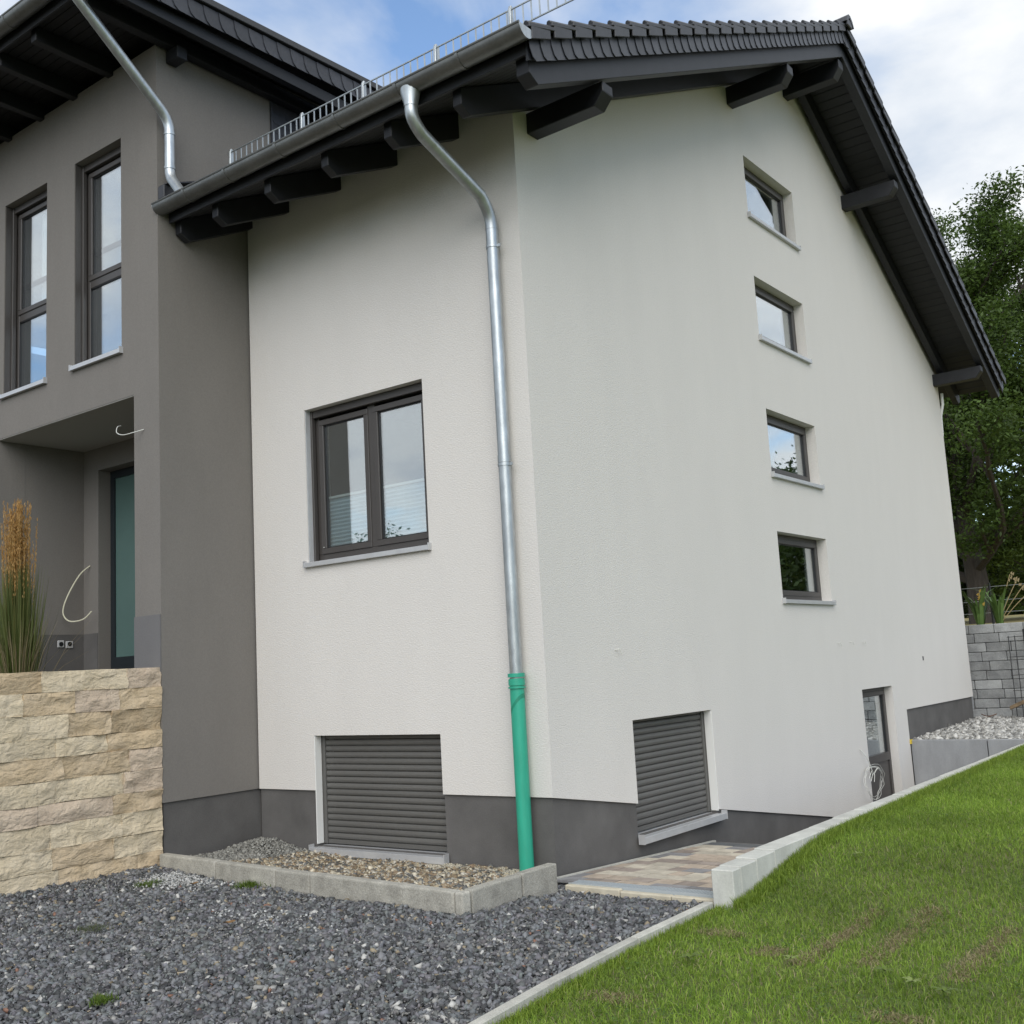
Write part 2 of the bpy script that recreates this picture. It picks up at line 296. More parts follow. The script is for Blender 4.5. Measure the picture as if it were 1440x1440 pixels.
# ---- windows
def fbox(b,mp,u0,u1,z0,z1,d0,d1): return b.box(mp(u0,d0,z0),mp(u1,d1,z1))
def ringbox(b,mp,u0,u1,z0,z1,t,d0,d1,tb=None):
    tb=tb or t
    fbox(b,mp,u0,u1,z1-t,z1,d0,d1); fbox(b,mp,u0,u1,z0,z0+tb,d0,d1); fbox(b,mp,u0,u0+t,z0+tb,z1-t,d0,d1); fbox(b,mp,u1-t,u1,z0+tb,z1-t,d0,d1)
def sill(mp,u0,u1,z,w_,proj=.035,lip=.035,caps=True):
    b=MB(); pr=[(0,z+.001),(proj,z-.006),(proj,z-lip),(proj-.004,z-lip),(proj-.006,z-.012),(0,z-.006)]
    # sloping plate from the frame to the outside and a front lip
    b.hexa([mp(u0-.02,-.145,z+.004),mp(u1+.02,-.145,z+.004),mp(u1+.02,proj,z-.012),mp(u0-.02,proj,z-.012),mp(u0-.02,-.145,z+.010),mp(u1+.02,-.145,z+.010),mp(u1+.02,proj,z-.004),mp(u0-.02,proj,z-.004)])
    fbox(b,mp,u0-.02,u1+.02,z-lip,z-.013,proj-.004,proj)
    o=b.build('sill',M_alu,w_)
    c=MB(); fbox(c,mp,u0-.026,u0-.0205,z-lip-.003,z+.018,.002,proj+.004); fbox(c,mp,u1+.0205,u1+.026,z-lip-.003,z+.018,.002,proj+.004); c.build('sill_end_cap',M_alu,w_)
def window(mp,u0,u1,z0,z1,label,kind,D=.15,rail=True):
    e=bpy.data.objects.new('window',None); col.objects.link(e); e.location=mp((u0+u1)/2,0,z0); e.parent=house; e['label']=label
    bpy.context.view_layer.update()
    W=Matrix.Translation(e.location).inverted()
    class Pp: pass
    def bd(b,name,m,**k):
        o=b.build(name,m,None,**k); o.parent=e; o.matrix_parent_inverse=W; return o
    global wparent_e
    fr=MB()
    t=.065
    ringbox(fr,mp,u0+.002,u1-.002,z0+.01,z1-.002,t,-D-.07,-D,tb=.075)
    panes=[]; sashes=[]; seals=MB()
    def sash(a,b_,c,d_):
        s=MB(); ringbox(s,mp,a,b_,c,d_,.055,-D-.06,-D+.012); ringbox(seals,mp,a+.055,b_-.055,c+.055,d_-.055,.010,-D-.03,-D-.006)
        sashes.append(s); panes.append((a+.055,b_-.055,c+.055,d_-.055))
    if kind=='double':
        mid=(u0+u1)/2; fbox(fr,mp,mid-.045,mid+.045,z0+.085,z1-.067,-D-.07,-D)
        # roller shutter box cover above
        sash(u0+.075,mid-.035,z0+.085,z1-.10); sash(mid+.035,u1-.075,z0+.085,z1-.10)
    elif kind=='tall':
        zm=z0+(z1-z0)*.41; fbox(fr,mp,u0+.067,u1-.067,zm-.05,zm+.05,-D-.07,-D)
        sash(u0+.06,u1-.06,zm+.03,z1-.09); s=MB()
        ringbox(seals,mp,u0+.067,u1-.067,z0+.085,zm-.05,.010,-D-.03,-D-.006); panes.append((u0+.067,u1-.067,z0+.085,zm-.05))
    elif kind=='small':
        sash(u0+.055,u1-.055,z0+.07,z1-.055)
    elif kind=='door':
        sash(u0+.05,u1-.05,z0+.04,z1-.05)
    bd(fr,'window_frame',M_frame,bevel=.004)
    for s in sashes: bd(s,'sash',M_frame,bevel=.004)
    bd(seals,'gasket',M_framed)
    if kind in('double','tall'):
        g=MB(); fbox(g,mp,u0+.001,u0+.03,z0+.012,z1-.001,-D+.013,-D+.06); bd(g,'shutter_guide',M_frame,bevel=.003); g=MB(); fbox(g,mp,u1-.03,u1-.001,z0+.012,z1-.001,-D+.013,-D+.06); bd(g,'shutter_guide',M_frame,bevel=.003)
        g=MB(); fbox(g,mp,u0+.031,u1-.031,z1-.075,z1-.001,-D+.013,-D+.05); bd(g,'shutter_bottom_bar',M_frame,bevel=.003)
        g=MB(); fbox(g,mp,u0+.0005,u0+.008,z0+.012,z1-.001,-D+.061,-.01); bd(g,'reveal_trim',M_alu if kind=='double' else M_frame)
    for (a,b_,c,d_) in panes:
        g=MB(); fbox(g,mp,a,b_,c,d_,-D-.026,-D-.018); bd(g,'pane',M_glass)
    b=MB(); b.hexa([mp(u0-.02,-D,z0+.004),mp(u1+.02,-D,z0+.004),mp(u1+.02,.04,z0-.014),mp(u0-.02,.04,z0-.014),mp(u0-.02,-D,z0+.010),mp(u1+.02,-D,z0+.010),mp(u1+.02,.04,z0-.005),mp(u0-.02,.04,z0-.005)])
    if kind!='door':
        b=MB(); b.hexa([mp(u0+.001,-D,z0+.003),mp(u1-.001,-D,z0+.003),mp(u1-.001,.036,z0-.012),mp(u0+.001,.036,z0-.012),mp(u0+.001,-D,z0+.010),mp(u1-.001,-D,z0+.010),mp(u1-.001,.036,z0-.002),mp(u0+.001,.036,z0-.002)])
        fbox(b,mp,u0-.02,u1+.02,z0-.04,z0+.004,.002,.042); bd(b,'sill',M_alu,bevel=.002)
        c=MB(); fbox(c,mp,u0-.028,u0-.0205,z0-.043,z0+.022,.001,.046); bd(c,'sill_end_cap',M_alu); c=MB(); fbox(c,mp,u1+.0205,u1+.028,z0-.043,z0+.022,.001,.046); bd(c,'sill_end_cap',M_alu)
    return e,panes,bd
# main double window with pleated blinds
e,panes,bd=window(front,*WF[0],'double window in the pale front wall with half raised pleated blinds','double',D=.13)
for a,b_,c,d_ in panes:
    n=26; b=MB(); zt_=c+(d_-c)*.40; poly=[]
    for i in range(n+1): poly.append((-.13+.5-.5-.05-(.012 if i%2 else 0),c-.01+(zt_-c)*i/n))
    vs=[];fs=[]
    for i,(d,z) in enumerate(poly): vs+=[(a-.01,.175+(.016 if i%2 else 0),z),(b_+.01,.175+(.016 if i%2 else 0),z)]
    for i in range(n): fs.append((2*i,2*i+1,2*i+3,2*i+2))
    vs2=[(x,y+.004,z) for x,y,z in vs]; k=len(vs)
    b.add(vs+vs2,fs+[tuple(k+j for j in f[::-1]) for f in fs]); o=bd(b,'pleated_blind',M_blind)
    b=MB(); fbox(b,front,a-.008,b_+.008,zt_,zt_+.022,-.20,-.17); bd(b,'blind_rail',M_white)
b=MB(); b.box((-2.62,.115,2.86),(-2.612,.118,2.868)); bd(b,'drain_cap',M_white)
gl=['square staircase window highest in the gable wall','second staircase window from the top of the gable wall','third staircase window from the top of the gable wall','lowest staircase window of the gable wall reflecting dark trees']
for i in range(4):
    e,panes,bd=window(gable,*WG[i],gl[i],'small',D=.125)
e,panes,bd=window(ent,*WE[0],'tall window left of its twin with a wavy white curtain','tall',D=.14)
for a,b_,c,d_ in panes[:1]:
    b=MB(); n=22; vs=[];fs=[]
    for i in range(n+1):
        x=a+(b_-a)*(.35+.65*i/n); y=-.83+.018*math.sin(i*1.9)
        vs+=[(x,y,c),(x,y,d_),(x,y+.004,c),(x,y+.004,d_)]
    for i in range(n): k=4*i; fs+=[(k,k+4,k+5,k+1),(k+2,k+3,k+7,k+6)]
    b.add(vs,fs); bd(b,'curtain',M_cloth)
e,panes,bd=window(ent,*WE[1],'tall window nearest the corner of the dark wing','tall',D=.14)
# basement door with window in the upper half
e,panes,bd=window(gable,WG[5][0],WG[5][1],WG[5][2],WG[5][3],'basement door with glazed upper half at the bottom of the ramp','small',D=.11)
e.name='basement_door'
a,b_,c,d_=panes[0]
b=MB(); fbox(b,gable,a,b_,c+.93,c+1.03,-.165,-.095); bd(b,'middle_rail',M_frame)
b=MB(); fbox(b,gable,a+.01,b_-.01,c+.01,c+.925,-.14,-.115); bd(b,'lower_panel',M_frame)
# ---- roller shutters
def shutter(mp,u0,u1,z0,z1,label,sw,D=.10):
    e=bpy.data.objects.new('roller_shutter',None); col.objects.link(e); e.location=mp((u0+u1)/2,0,z0); e.parent=house; e['label']=label
    W=Matrix.Translation(e.location).inverted()
    def bd(b,name,m,**k):
        o=b.build(name,m,None,**k); o.parent=e; o.matrix_parent_inverse=W; return o
    g=MB(); fbox(g,mp,u0+.001,u0+.05,z0+.012,z1-.001,-D-.05,-D+.012); bd(g,'shutter_guide',M_shut,bevel=.003); g=MB(); fbox(g,mp,u1-.05,u1-.001,z0+.012,z1-.001,-D-.05,-D+.012); bd(g,'shutter_guide',M_shut,bevel=.003)
    g=MB(); fbox(g,mp,u0+.001,u1-.001,z0+.012,z1-.001,-.30,-.25); bd(g,'shutter_backing',M_framed)
    ps=.0565; n=int((z1-z0-.06)/ps); base=z0+.055
    g=MB(); fbox(g,mp,u0+.051,u1-.051,z0+.014,base-.003,-D-.02,-D-.002); bd(g,'bottom_slat',M_shut,bevel=.002)
    for i in range(n+1):
        a=base+i*ps; b_=min(a+ps-.004,z1-.002)
        if b_-a<.008: break
        pr=[(-D-.022,a),(-D-.012,a),(-D-.002,a+(b_-a)*.22),(-D+.001,a+(b_-a)*.5),(-D-.002,a+(b_-a)*.8),(-D-.013,b_),(-D-.022,b_)]
        m_=MB(); k=len(pr)
        m_.add([mp(u0+.051,d,z) for d,z in pr]+[mp(u1-.051,d,z) for d,z in pr],[tuple(range(k)),tuple(range(k,2*k))[::-1]]+[(j,(j+1)%k,k+(j+1)%k,k+j) for j in range(k)])
        bd(m_,'slat',M_shut,smooth=False)
        if b_>=z1-.003: break
    b=MB(); b.hexa([mp(u0+.001,-D-.1,z0+.004),mp(u1-.001,-D-.1,z0+.004),mp(u1-.001,.056,z0-.022),mp(u0+.001,.056,z0-.022),mp(u0+.001,-D-.1,z0+.011),mp(u1-.001,-D-.1,z0+.011),mp(u1-.001,.056,z0-.012),mp(u0+.001,.056,z0-.012)])
    fbox(b,mp,u0-.03,u1+.03,z0-.062,z0-.004,.003,.062); bd(b,'sill',M_alu,bevel=.002)
    c=MB(); fbox(c,mp,u0-.038,u0-.0305,z0-.064,z0+.02,.002,.066); bd(c,'sill_end_cap',M_alu); c=MB(); fbox(c,mp,u1+.0305,u1+.038,z0-.064,z0+.02,.002,.066); bd(c,'sill_end_cap',M_alu)
    t=MB()
    if sw: fbox(t,mp,u1-.012,u1-.0005,z0+.02,z1-.002,-D+.02,-.004)
    else: fbox(t,mp,u0+.0005,u0+.012,z0+.02,z1-.002,-D+.02,-.004)
    bd(t,'reveal_trim',M_white)
    return e
shutter(front,*WF[1],'closed grey roller shutter in the front wall behind the pebble bed',False)
shutter(gable,*WG[4],'closed grey roller shutter in the gable wall above the paved ramp',True)

# ---- roof of the light wing
roof=MB()
def layer(b,x0,x1,o0,o1,ya=Y0,yb=Y1):
    for a,c in ((ya,RY),(RY,yb)):
        b.hexa([(x0,a,P(a)+o0),(x1,a,P(a)+o0),(x1,c,P(c)+o0),(x0,c,P(c)+o0),(x0,a,P(a)+o1),(x1,a,P(a)+o1),(x1,c,P(c)+o1),(x0,c,P(c)+o1)])
roof_o=MB(); 
def layerLR(b,x0,xl,x1,o0,o1):
    pass
layer(roof,-11.9,.80,.27,.33,ya=Y0+.03,yb=Y1-.03)
ro=roof.build('roof',M_board,house)
def rp(b,name,m,**k): return b.build(name,m,ro,**k)
# eaves soffit boards (run along the gutter)
nb=9
for i in range(nb):
    a=Y0+.02+i*.108; c=a+.102
    b=MB(); b.hexa([(-3.5,a,P(a)+.25),(.80,a,P(a)+.25),(.80,c,P(c)+.25),(-3.5,c,P(c)+.25),(-3.5,a,P(a)+.269),(.80,a,P(a)+.269),(.80,c,P(c)+.269),(-3.5,c,P(c)+.269)])
    rp(b,'soffit_board',M_board,bevel=.004)
# verge soffit boards (run across the gable overhang)
y=.03
while y<Y1-.1:
    c=y+.122
    if not(y<RY<c):
        b=MB(); b.hexa([(.001,y,P(y)+.25),(.80,y,P(y)+.25),(.80,c,P(c)+.25),(.001,c,P(c)+.25),(.001,y,P(y)+.269),(.80,y,P(y)+.269),(.80,c,P(c)+.269),(.001,c,P(c)+.269)])
        rp(b,'soffit_board',M_board,bevel=.006)
    y+=.128
# rafters with shaped tails
def rafter(x0,x1,ya,yb,tail=True,h=.245,name='rafter',back=False):
    b=MB()
    if tail=='front':
        pts=[(ya,P(ya)+h),(ya,P(ya)+h*.45),(ya+.11,P(ya+.11)),(yb,P(yb)),(yb,P(yb)+h)]
    elif tail=='back':
        pts=[(ya,P(ya)+h),(ya,P(ya)),(yb-.10,P(yb-.10)),(yb,P(yb)+h*.42),(yb,P(yb)+h)]
    b.prism(pts,'x',x0,x1); return rp(b,name,M_wood,bevel=.005)
for xc in (.11,-.64,-1.39,-2.14,-2.89,-3.46):
    rafter(xc-.043,xc+.043,-.89,.34 if xc<0 else RY,'front')
rafter(.06,.16,RY,Y1-.08,'back')
rafter(.70,.82,-.90,RY,'front',h=.248,name='barge_rafter'); rafter(.70,.82,RY,Y1-.06,'back',h=.248,name='barge_rafter')
for xc in (-2.3,-1.2): rafter(xc,xc+.1,12.21,Y1-.08,'back')
# purlins
for yn,h in ((.20,.19),(4.43,.22),(6.27,.24),(8.17,.21),(11.92,.20)):
    zt_=min(P(yn),P(yn+.16))-.002
    b=MB(); zb=zt_-h; pts=[(-.2,zt_),(.79,zt_),(.79,zt_-h*.45),(.70,zb),(-.2,zb)]
    n=len(pts); b.add([(x,yn,z) for x,z in pts]+[(x,yn+.16,z) for x,z in pts],[tuple(range(n)),tuple(range(n,2*n))[::-1]]+[(j,(j+1)%n,n+(j+1)%n,n+j) for j in range(n)])
    rp(b,'purlin',M_wood,bevel=.006)
# eaves board, verge board behind the slates
MB().box((-3.5,Y0-.015,P(Y0)+.235),(.84,Y0+.008,P(Y0)+.33)).build('eaves_board',M_wood,ro,bevel=.003)
b=MB(); layer(b,.845,.865,.19,.40,ya=Y0-.02,yb=Y1); rp(b,'verge_board',M_wood)
layer_b=MB(); layer(layer_b,.80,.845,.255,.33,ya=Y0-.01,yb=Y1-.01); rp(layer_b,'verge_packer',M_wood)
# verge slates
def slate_run(ya,yb,sgn,Pf,x,o0,o1,w_,parent,m=M_slate,cap=300):
    """slates hung in the plane x, between offsets o0 (bottom) and o1, laid from ya to yb"""
    n=int(abs(yb-ya)/w_); c=0
    for i in range(n):
        s=ya+(yb-ya)*i/n; d=(yb-ya)/n; k=1 if yb>ya else -1
        h=o1-o0; lean=.30*h
        def q(t,dn,xx): # t along, dn 0 top..1 bottom
            yy=s+t*d; return (xx,yy+k*lean*dn*dn,Pf(yy)+o1-h*dn+ (Pf(yy+k*lean*dn*dn)-Pf(yy)))
        pts=[q(0,0,x+.012),q(1.25,0,x+.002),q(1.2,1.0,x+.004),q(.16,1.0,x+.016),q(.02,.82,x+.015),q(0,.45,x+.014)]
        pts=[(a,b2,c2+rnd.uniform(-.0025,.0025)) for a,b2,c2 in pts]
        b=MB(); m_=len(pts); b.add(pts+[(a-.006,b2,c2) for a,b2,c2 in pts],[tuple(range(m_)),tuple(range(m_,2*m_))[::-1]]+[(j,(j+1)%m_,m_+(j+1)%m_,m_+j) for j in range(m_)])
        b.build('slate',m,parent)
slate_run(Y0-.03,RY+.02,1,P,.873,.17,.375,.145,ro)
slate_run(Y1,RY+.02,1,P,.873,.17,.375,.145,ro)
# tiles
def tile_course(a,c,up,x0,x1,b,lip=.035,th=.032):
    # a = lower edge y, c = upper edge y
    b.hexa([(x0,a,P(a)+.40+lip),(x1,a,P(a)+.40+lip),(x1,c,P(c)+.375+0),(x0,c,P(c)+.375),(x0,a,P(a)+.40+lip+th),(x1,a,P(a)+.40+lip+th),(x1,c,P(c)+.40),(x0,c,P(c)+.40)])
field=MB(); pitch=.305
for side in (0,1):
    y=Y0-.07 if side==0 else Y1+.05; k=1 if side==0 else -1; i=0
    while (y<RY-.12) if side==0 else (y>RY+.12):
        a=y; c=y+k*(pitch+.07)
        if side==0: c=min(c,RY)
        else: c=max(c,RY)
        # verge tile with hanging side flap
        b=MB(); xo=.93
        def T(x,yy,o): return (x,yy,P(min(max(yy,Y0-.2),Y1+.3))+o)
        lo,hi=.435,.405
        b.hexa([T(.62,a,lo),T(xo,a,lo),T(xo,c,hi-.02),T(.62,c,hi-.02),T(.62,a,lo+.034),T(xo,a,lo+.034),T(xo,c,hi+.012),T(.62,c,hi+.012)])
        f0=a+k*.03; f1=a+k*(pitch-.02)
        b.hexa([T(xo-.018,f0,.335),T(xo,f0,.335),T(xo-.006,f1,.325),T(xo-.024,f1,.325),T(xo-.018,f0,lo+.002),T(xo,f0,lo+.002),T(xo-.006,f1,lo-.004),T(xo-.024,f1,lo-.004)])
        # rolled edge on top
        b.tube([T(xo-.03,a-k*.004,lo+.033),T(xo-.03,c,hi+.01)],.022,8)
        b.build('verge_tile',M_tile,ro,bevel=.004)
        for j in range(14):
            x1=.615-j*.3; x0=x1-.292
            field.hexa([T(x0,a,lo),T(x1,a,lo),T(x1,c,hi-.02),T(x0,c,hi-.02),T(x0,a,lo+.03),T(x1,a,lo+.03),T(x1,c,hi+.01),T(x0,c,hi+.01)])
            field.tube([T(x0+.03,a,lo+.025),T(x0+.03,c,hi+.008)],.025,6)
        y+=k*pitch
tag(field.build('roof_tile_field',M_tile,ro),kind='stuff')
# ridge tiles
for i in range(13):
    x1=.97-i*.36; b=MB(); z=P(RY)+.405
    prof=[(-.14,-.02),(-.10,.06),(-.03,.11),(.03,.11),(.10,.06),(.14,-.02),(.12,-.02),(.0,.07),(-.12,-.02)]
    b.add([(x1,RY+a,z+c+.012) for a,c in prof]+[(x1-.39,RY+a,z+c) for a,c in prof],[tuple(range(9)),tuple(range(9,18))[::-1]]+[(j,(j+1)%9,9+(j+1)%9,9+j) for j in range(9)])
    b.build('ridge_tile',M_tile,ro)
MB().box((.93,RY-.09,P(RY)+.36),(.965,RY+.09,P(RY)+.47)).build('ridge_end_cap',M_tile,ro,bevel=.01)

# ---- gutters
def gutter(x0,x1,y,z,r,parent,brx,label=None,nm='gutter'):
    b=MB(); n=12; t=.004
    pr=[(y+r*math.cos(a),z+r*math.sin(a)) for a in [math.pi+math.pi*i/n for i in range(n+1)]]
    pi=[(y+(r-t)*math.cos(a),z+(r-t)*math.sin(a)) for a in [math.pi+math.pi*i/n for i in range(n+1)]][::-1]
    poly=pr+pi; b.prism(poly,'x',x0,x1)
    b.tube([(x0,y-r+.002,z+.004),(x1,y-r+.002,z+.004)],.011,8)
    o=b.build(nm,M_gutter,parent,smooth=True)
    if label:o['label']=label
    for xe in (x0,x1):
        e=MB(); e.prism(pr,'x',xe-.003,xe+.003); e.build('gutter_end',M_zinc,o)
    for x in brx:
        e=MB(); po=[(y+(r+.006)*math.cos(a),z+(r+.006)*math.sin(a)) for a in [math.pi*.97+math.pi*1.03*i/n for i in range(n+1)]]; pi2=[(y+(r+.0005)*math.cos(a),z+(r+.0005)*math.sin(a)) for a in [math.pi*.97+math.pi*1.03*i/n for i in range(n+1)]][::-1]
        e.prism(po+pi2,'x',x-.014,x+.014); e.box((x-.014,y+r,z-.03),(x+.014,y+r+.02,z+.02)); e.build('gutter_bracket',M_gutter,o,smooth=True)
    return o
GY,GZ,GR=-1.05,6.235,.088
gut=gutter(-3.53,.92,GY,GZ,GR,house,[-3.05,-2.45,-1.75,-1.02,-.42+.1,.32][:],label='grey half-round gutter along the eaves of the light wing')
# wing roof
wr=MB(); 
def Q(y): return 8.035+.035*(y+1.95)
def slab(b,x0,x1,ya,yb,o0,o1): b.hexa([(x0,ya,Q(ya)+o0),(x1,ya,Q(ya)+o0),(x1,yb,Q(yb)+o0),(x0,yb,Q(yb)+o0),(x0,ya,Q(ya)+o1),(x1,ya,Q(ya)+o1),(x1,yb,Q(yb)+o1),(x0,yb,Q(yb)+o1)])
slab(wr,-14.3,-3.06,-1.96,10.3,.035,.20)
wro=wr.build('wing_roof',M_board,house)
for i in range(9):
    a=-1.95+i*.1; b=MB(); slab(b,-10,-3.1,a,a+.094,.015,.034); b.build('soffit_board',M_board,wro,bevel=.004)
for i in range(24):
    a=-1.04+i*.2; b=MB(); slab(b,-3.51,-3.1,a,a+.19,.015,.034); b.build('soffit_board',M_board,wro,bevel=.004)
for i,xc in enumerate([-3.57+.0,-4.3,-4.96,-5.62,-6.3,-6.98,-7.66,-8.34]):
    b=MB(); hh=.155
    if i==0: b.box((-3.50,-1.9,7.90),(-3.40,6,Q(-1.9)+.01)) ; b.build('rafter',M_wood,wro,bevel=.004); continue
    b.prism([(-1.92,8.045),(-1.92,7.90),(-1.0,7.885),(-1.0,8.045)],'x',xc-.045,xc+.045); b.build('rafter',M_wood,wro,bevel=.004)
MB().box((-3.52,-.97,7.77),(-3.33,-.85,7.90)).build('purlin',M_wood,wro,bevel=.006)
MB().box((-3.18,-1.93,7.92),(-3.10,8,Q(-1.9)+.012)).build('barge_rafter',M_wood,wro,bevel=.004)
b=MB(); slab(b,-3.062,-3.04,-1.99,9,-.01,.17); b.build('verge_board',M_wood,wro)
slate_run(-2.0,6.0,1,lambda y:Q(y),-3.034,-.03,.155,.185,wro)
b=MB(); slab(b,-3.25,-2.995,-2.02,9,.172,.245); b.build('verge_cap',mat('anthracite_sheet',(.045,.045,.047),.5,var=.1),wro,bevel=.006)
MB().box((-14,-1.985,7.98),(-3.06,-1.965,8.19)).build('eaves_board',M_wood,wro)
gutter(-13,-2.98,-2.07,8.125,.085,house,[-3.6,-4.45,-5.3,-6.1,-6.9],label='grey gutter of the dark entrance wing at top left')
# slate cladding on the return wall above the light wing roof
for r_ in range(7):
    for c_ in range(16):
        y0=.38+c_*.17-(r_%2)*.06; z1=7.93-r_*.11
        if y0<.36: y0=.38
        if z1-.1<P(y0)+.3: continue
        b=MB(); X=-3.518
        pts=[(y0,z1),(y0+.19,z1),(y0+.19,z1-.13),(y0+.12,z1-.155),(y0+.03,z1-.15),(y0,z1-.12)]
        xo=.012+.004*rnd.random(); k=len(pts)
        b.add([(X+xo-(.006 if j<2 else 0),a,c) for j,(a,c) in enumerate(pts)]+[(X+.002,a,c) for a,c in pts],[tuple(range(k)),tuple(range(k,2*k))[::-1]]+[(j,(j+1)%k,k+(j+1)%k,k+j) for j in range(k)])
        b.build('wall_slate',M_slate,house)
MB().box((-3.519,.358,7.0),(-3.495,.379,7.93)).build('cladding_edge',M_slate,house)
# flashing box where the lower roof meets the dark wall
MB().box((-3.519,-1.075,6.30),(-3.42,-.5,6.43)).hexa([(-3.519,-1.06,6.431),(-3.40,-1.06,6.431),(-3.40,.2,P(.2)+.5),(-3.519,.2,P(.2)+.5),(-3.519,-1.06,6.445),(-3.40,-1.06,6.445),(-3.40,.2,P(.2)+.54),(-3.519,.2,P(.2)+.54)]).build('flashing',M_tile,house,bevel=.004)

# ---- snow guard
sg=bpy.data.objects.new('snow_guard',None); col.objects.link(sg); sg.parent=house; sg['label']='galvanised snow guard grid above the light wing gutter'
ys=-.35; zb=6.80; ztp=6.98
for z,r_ in ((zb,.008),(ztp,.008)):
    MB().tube([(-3.36,ys,z),(.92,ys,z)],r_,6).build('rail',M_zinc,sg)
x=-3.32
while x<.9:
    MB().box((x-.005,ys-.002,zb),(x+.005,ys+.008,ztp)).build('grid_bar',M_zinc,sg); x+=.083
for x in (-3.31,-2.24,-1.41,-.53,.29):
    b=MB(); b.prism([(ys-.03,P(ys)+.45),(ys+.03,P(ys)+.45),(ys+.025,ztp),(ys+.012,ztp+.035),(ys-.006,ztp+.035),(ys-.02,ztp)],'x',x-.013,x+.013); b.prism([(ys+.0,P(ys)+.47),(ys+.3,P(ys+.3)+.47),(ys+.3,P(ys+.3)+.49),(ys,P(ys)+.5)],'x',x-.02,x+.02)
    b.build('post',M_zinc,sg,bevel=.003)

# ---- downpipes
def pipe(name,pts,r,m,label):
    b=MB(); b.tube(pts,r,18); o=b.build(name,m,house,smooth=True); o['label']=label; return o
PX,PY,PR=-.228,-.085,.053
top=(PX,GY,GZ-GR-.06)
pts=[(PX,GY,GZ-GR-.02),(PX,GY,6.06)]+arc((PX,GY,5.93),(PX,GY,6.0),(PX,GY+.12,5.85),5)+arc((PX,PY,5.45),(PX,PY-.13,5.57),(PX,PY,5.33),6)+[(PX,PY,1.50)]
dp=pipe('downpipe',pts,PR,M_zinc,'galvanised downpipe running down the corner of the light front wall')
b=MB(); n=16
ringA=[(PX+.10*math.cos(a),GY+.078*math.sin(a),GZ-.045) for a in [2*math.pi*i/n for i in range(n)]]; ringB=[(PX+.057*math.cos(a),GY+.057*math.sin(a),GZ-GR-.08) for a in [2*math.pi*i/n for i in range(n)]]
ringC=[(x,y,z-.03) for x,y,z in ringB]
b.add(ringA+ringB+ringC,[(i,(i+1)%n,n+(i+1)%n,n+i) for i in range(n)]+[(n+i,n+(i+1)%n,2*n+(i+1)%n,2*n+i) for i in range(n)]); b.build('outlet_funnel',M_zinc,dp,smooth=True)
def clampring(p,r,d=(0,0,1),h=.02,m=M_zinc,par=None,name='pipe_clamp'):
    p=Vector(p); d=Vector(d).normalized(); MB().tube([p-d*h/2,p+d*h/2],r,18).build(name,m,par,smooth=True)
for z in (5.15,3.27): 
    clampring((PX,PY,z),PR+.006,par=dp); MB().box((PX+.03,PY-.012,z-.012),(PX+.085,PY+.0,z+.012)).box((PX-.01,PY+PR,z-.01),(PX+.01,.0,z+.01)).build('clamp_bolt',M_zinc,dp)
clampring((PX,PY,5.31),PR+.003,h=.012,par=dp,name='pipe_socket'); clampring((PX,PY,3.32),PR+.003,h=.06,par=dp,name='pipe_socket')
gp=pipe('drain_pipe',[(PX,PY-.0,1.53),(PX,PY,.0)],.059,M_green,'green plastic drain pipe socket below the galvanised downpipe')
for z,h,r_ in ((1.555,.03,.070),(1.50,.05,.067),(1.458,.014,.071)): clampring((PX,PY,z),r_,h=h,m=M_green,par=gp,name='pipe_socket')
b=MB(); n=24; b.add([(PX+.0597*math.cos(a),PY+.0597*math.sin(a),1.30+.075*math.cos(a)+dz) for dz in (0,.035) for a in [2*math.pi*i/n for i in range(n)]],[(i,(i+1)%n,n+(i+1)%n,n+i) for i in range(n)]); b.build('print_band',mat('dark_green_print',(.012,.23,.14),.45),gp,smooth=True)
# second downpipe from the wing gutter down into the light wing gutter
X2=-3.40
pts=[(X2,-2.05,8.06)]+arc((X2,-2.05,7.95),(X2,-2.05,8.0),(X2,-1.93,7.86),3)+arc((X2,-1.02,7.10),(X2,-1.13,7.19),(X2,-1.02,6.98),5)+arc((X2,-1.02,6.50),(X2,-1.02,6.58),(X2+.06,-1.02,6.44),4)+[(X2+.2,-1.03,6.27)]
dp2=pipe('downpipe',pts,.05,M_zinc,'short galvanised downpipe between the two gutters at the dark corner')
clampring((X2,-1.02,6.95),.055,par=dp2,h=.02); clampring((X2,-1.02,6.60),.055,par=dp2,h=.025)
MB().tube([(.02,12.32,5.95),(.02,12.30,5.75),(-.03,12.29,5.55),(-.04,12.28,5.2)],.025,8).build('downpipe',M_white,house)['label']='white pipe at the far eaves corner'

# ---- small fittings on the walls
b=MB(); b.box((-6.489,-.37,2.13),(-6.474,-.29,2.21)).box((-6.489,-.27,2.12),(-6.474,-.18,2.20)); sk=b.build('power_socket',mat('socket_grey',(.45,.45,.45),.5),house,bevel=.006)
for yy in (-.33,-.225): MB().tube([(-6.4735,yy,2.168),(-6.470,yy,2.168)],.026,12).build('socket_insert',M_black,sk)
def spot(y,z,s):
    b=MB(); k=9
    for j in range(s): b.tube([(.001,y+.02*j,z),(.03,y+.02*j+.03,z+.01),(.035,y+.02*j+.05,z-.04)],.004,5)
    b.build('cable_end',M_wcable,house)
spot(1.06,1.72,1); spot(6.32,1.70,1); spot(6.75,1.71,1); spot(7.2,1.70,1)
MB().box((.0005,9.70,1.40),(.004,9.74,1.46)).build('vent_hole',M_black,house)
MB().box((.002,8.70,.255),(.02,8.78,.315)).build('yellow_tape_patch',M_yellow,house)

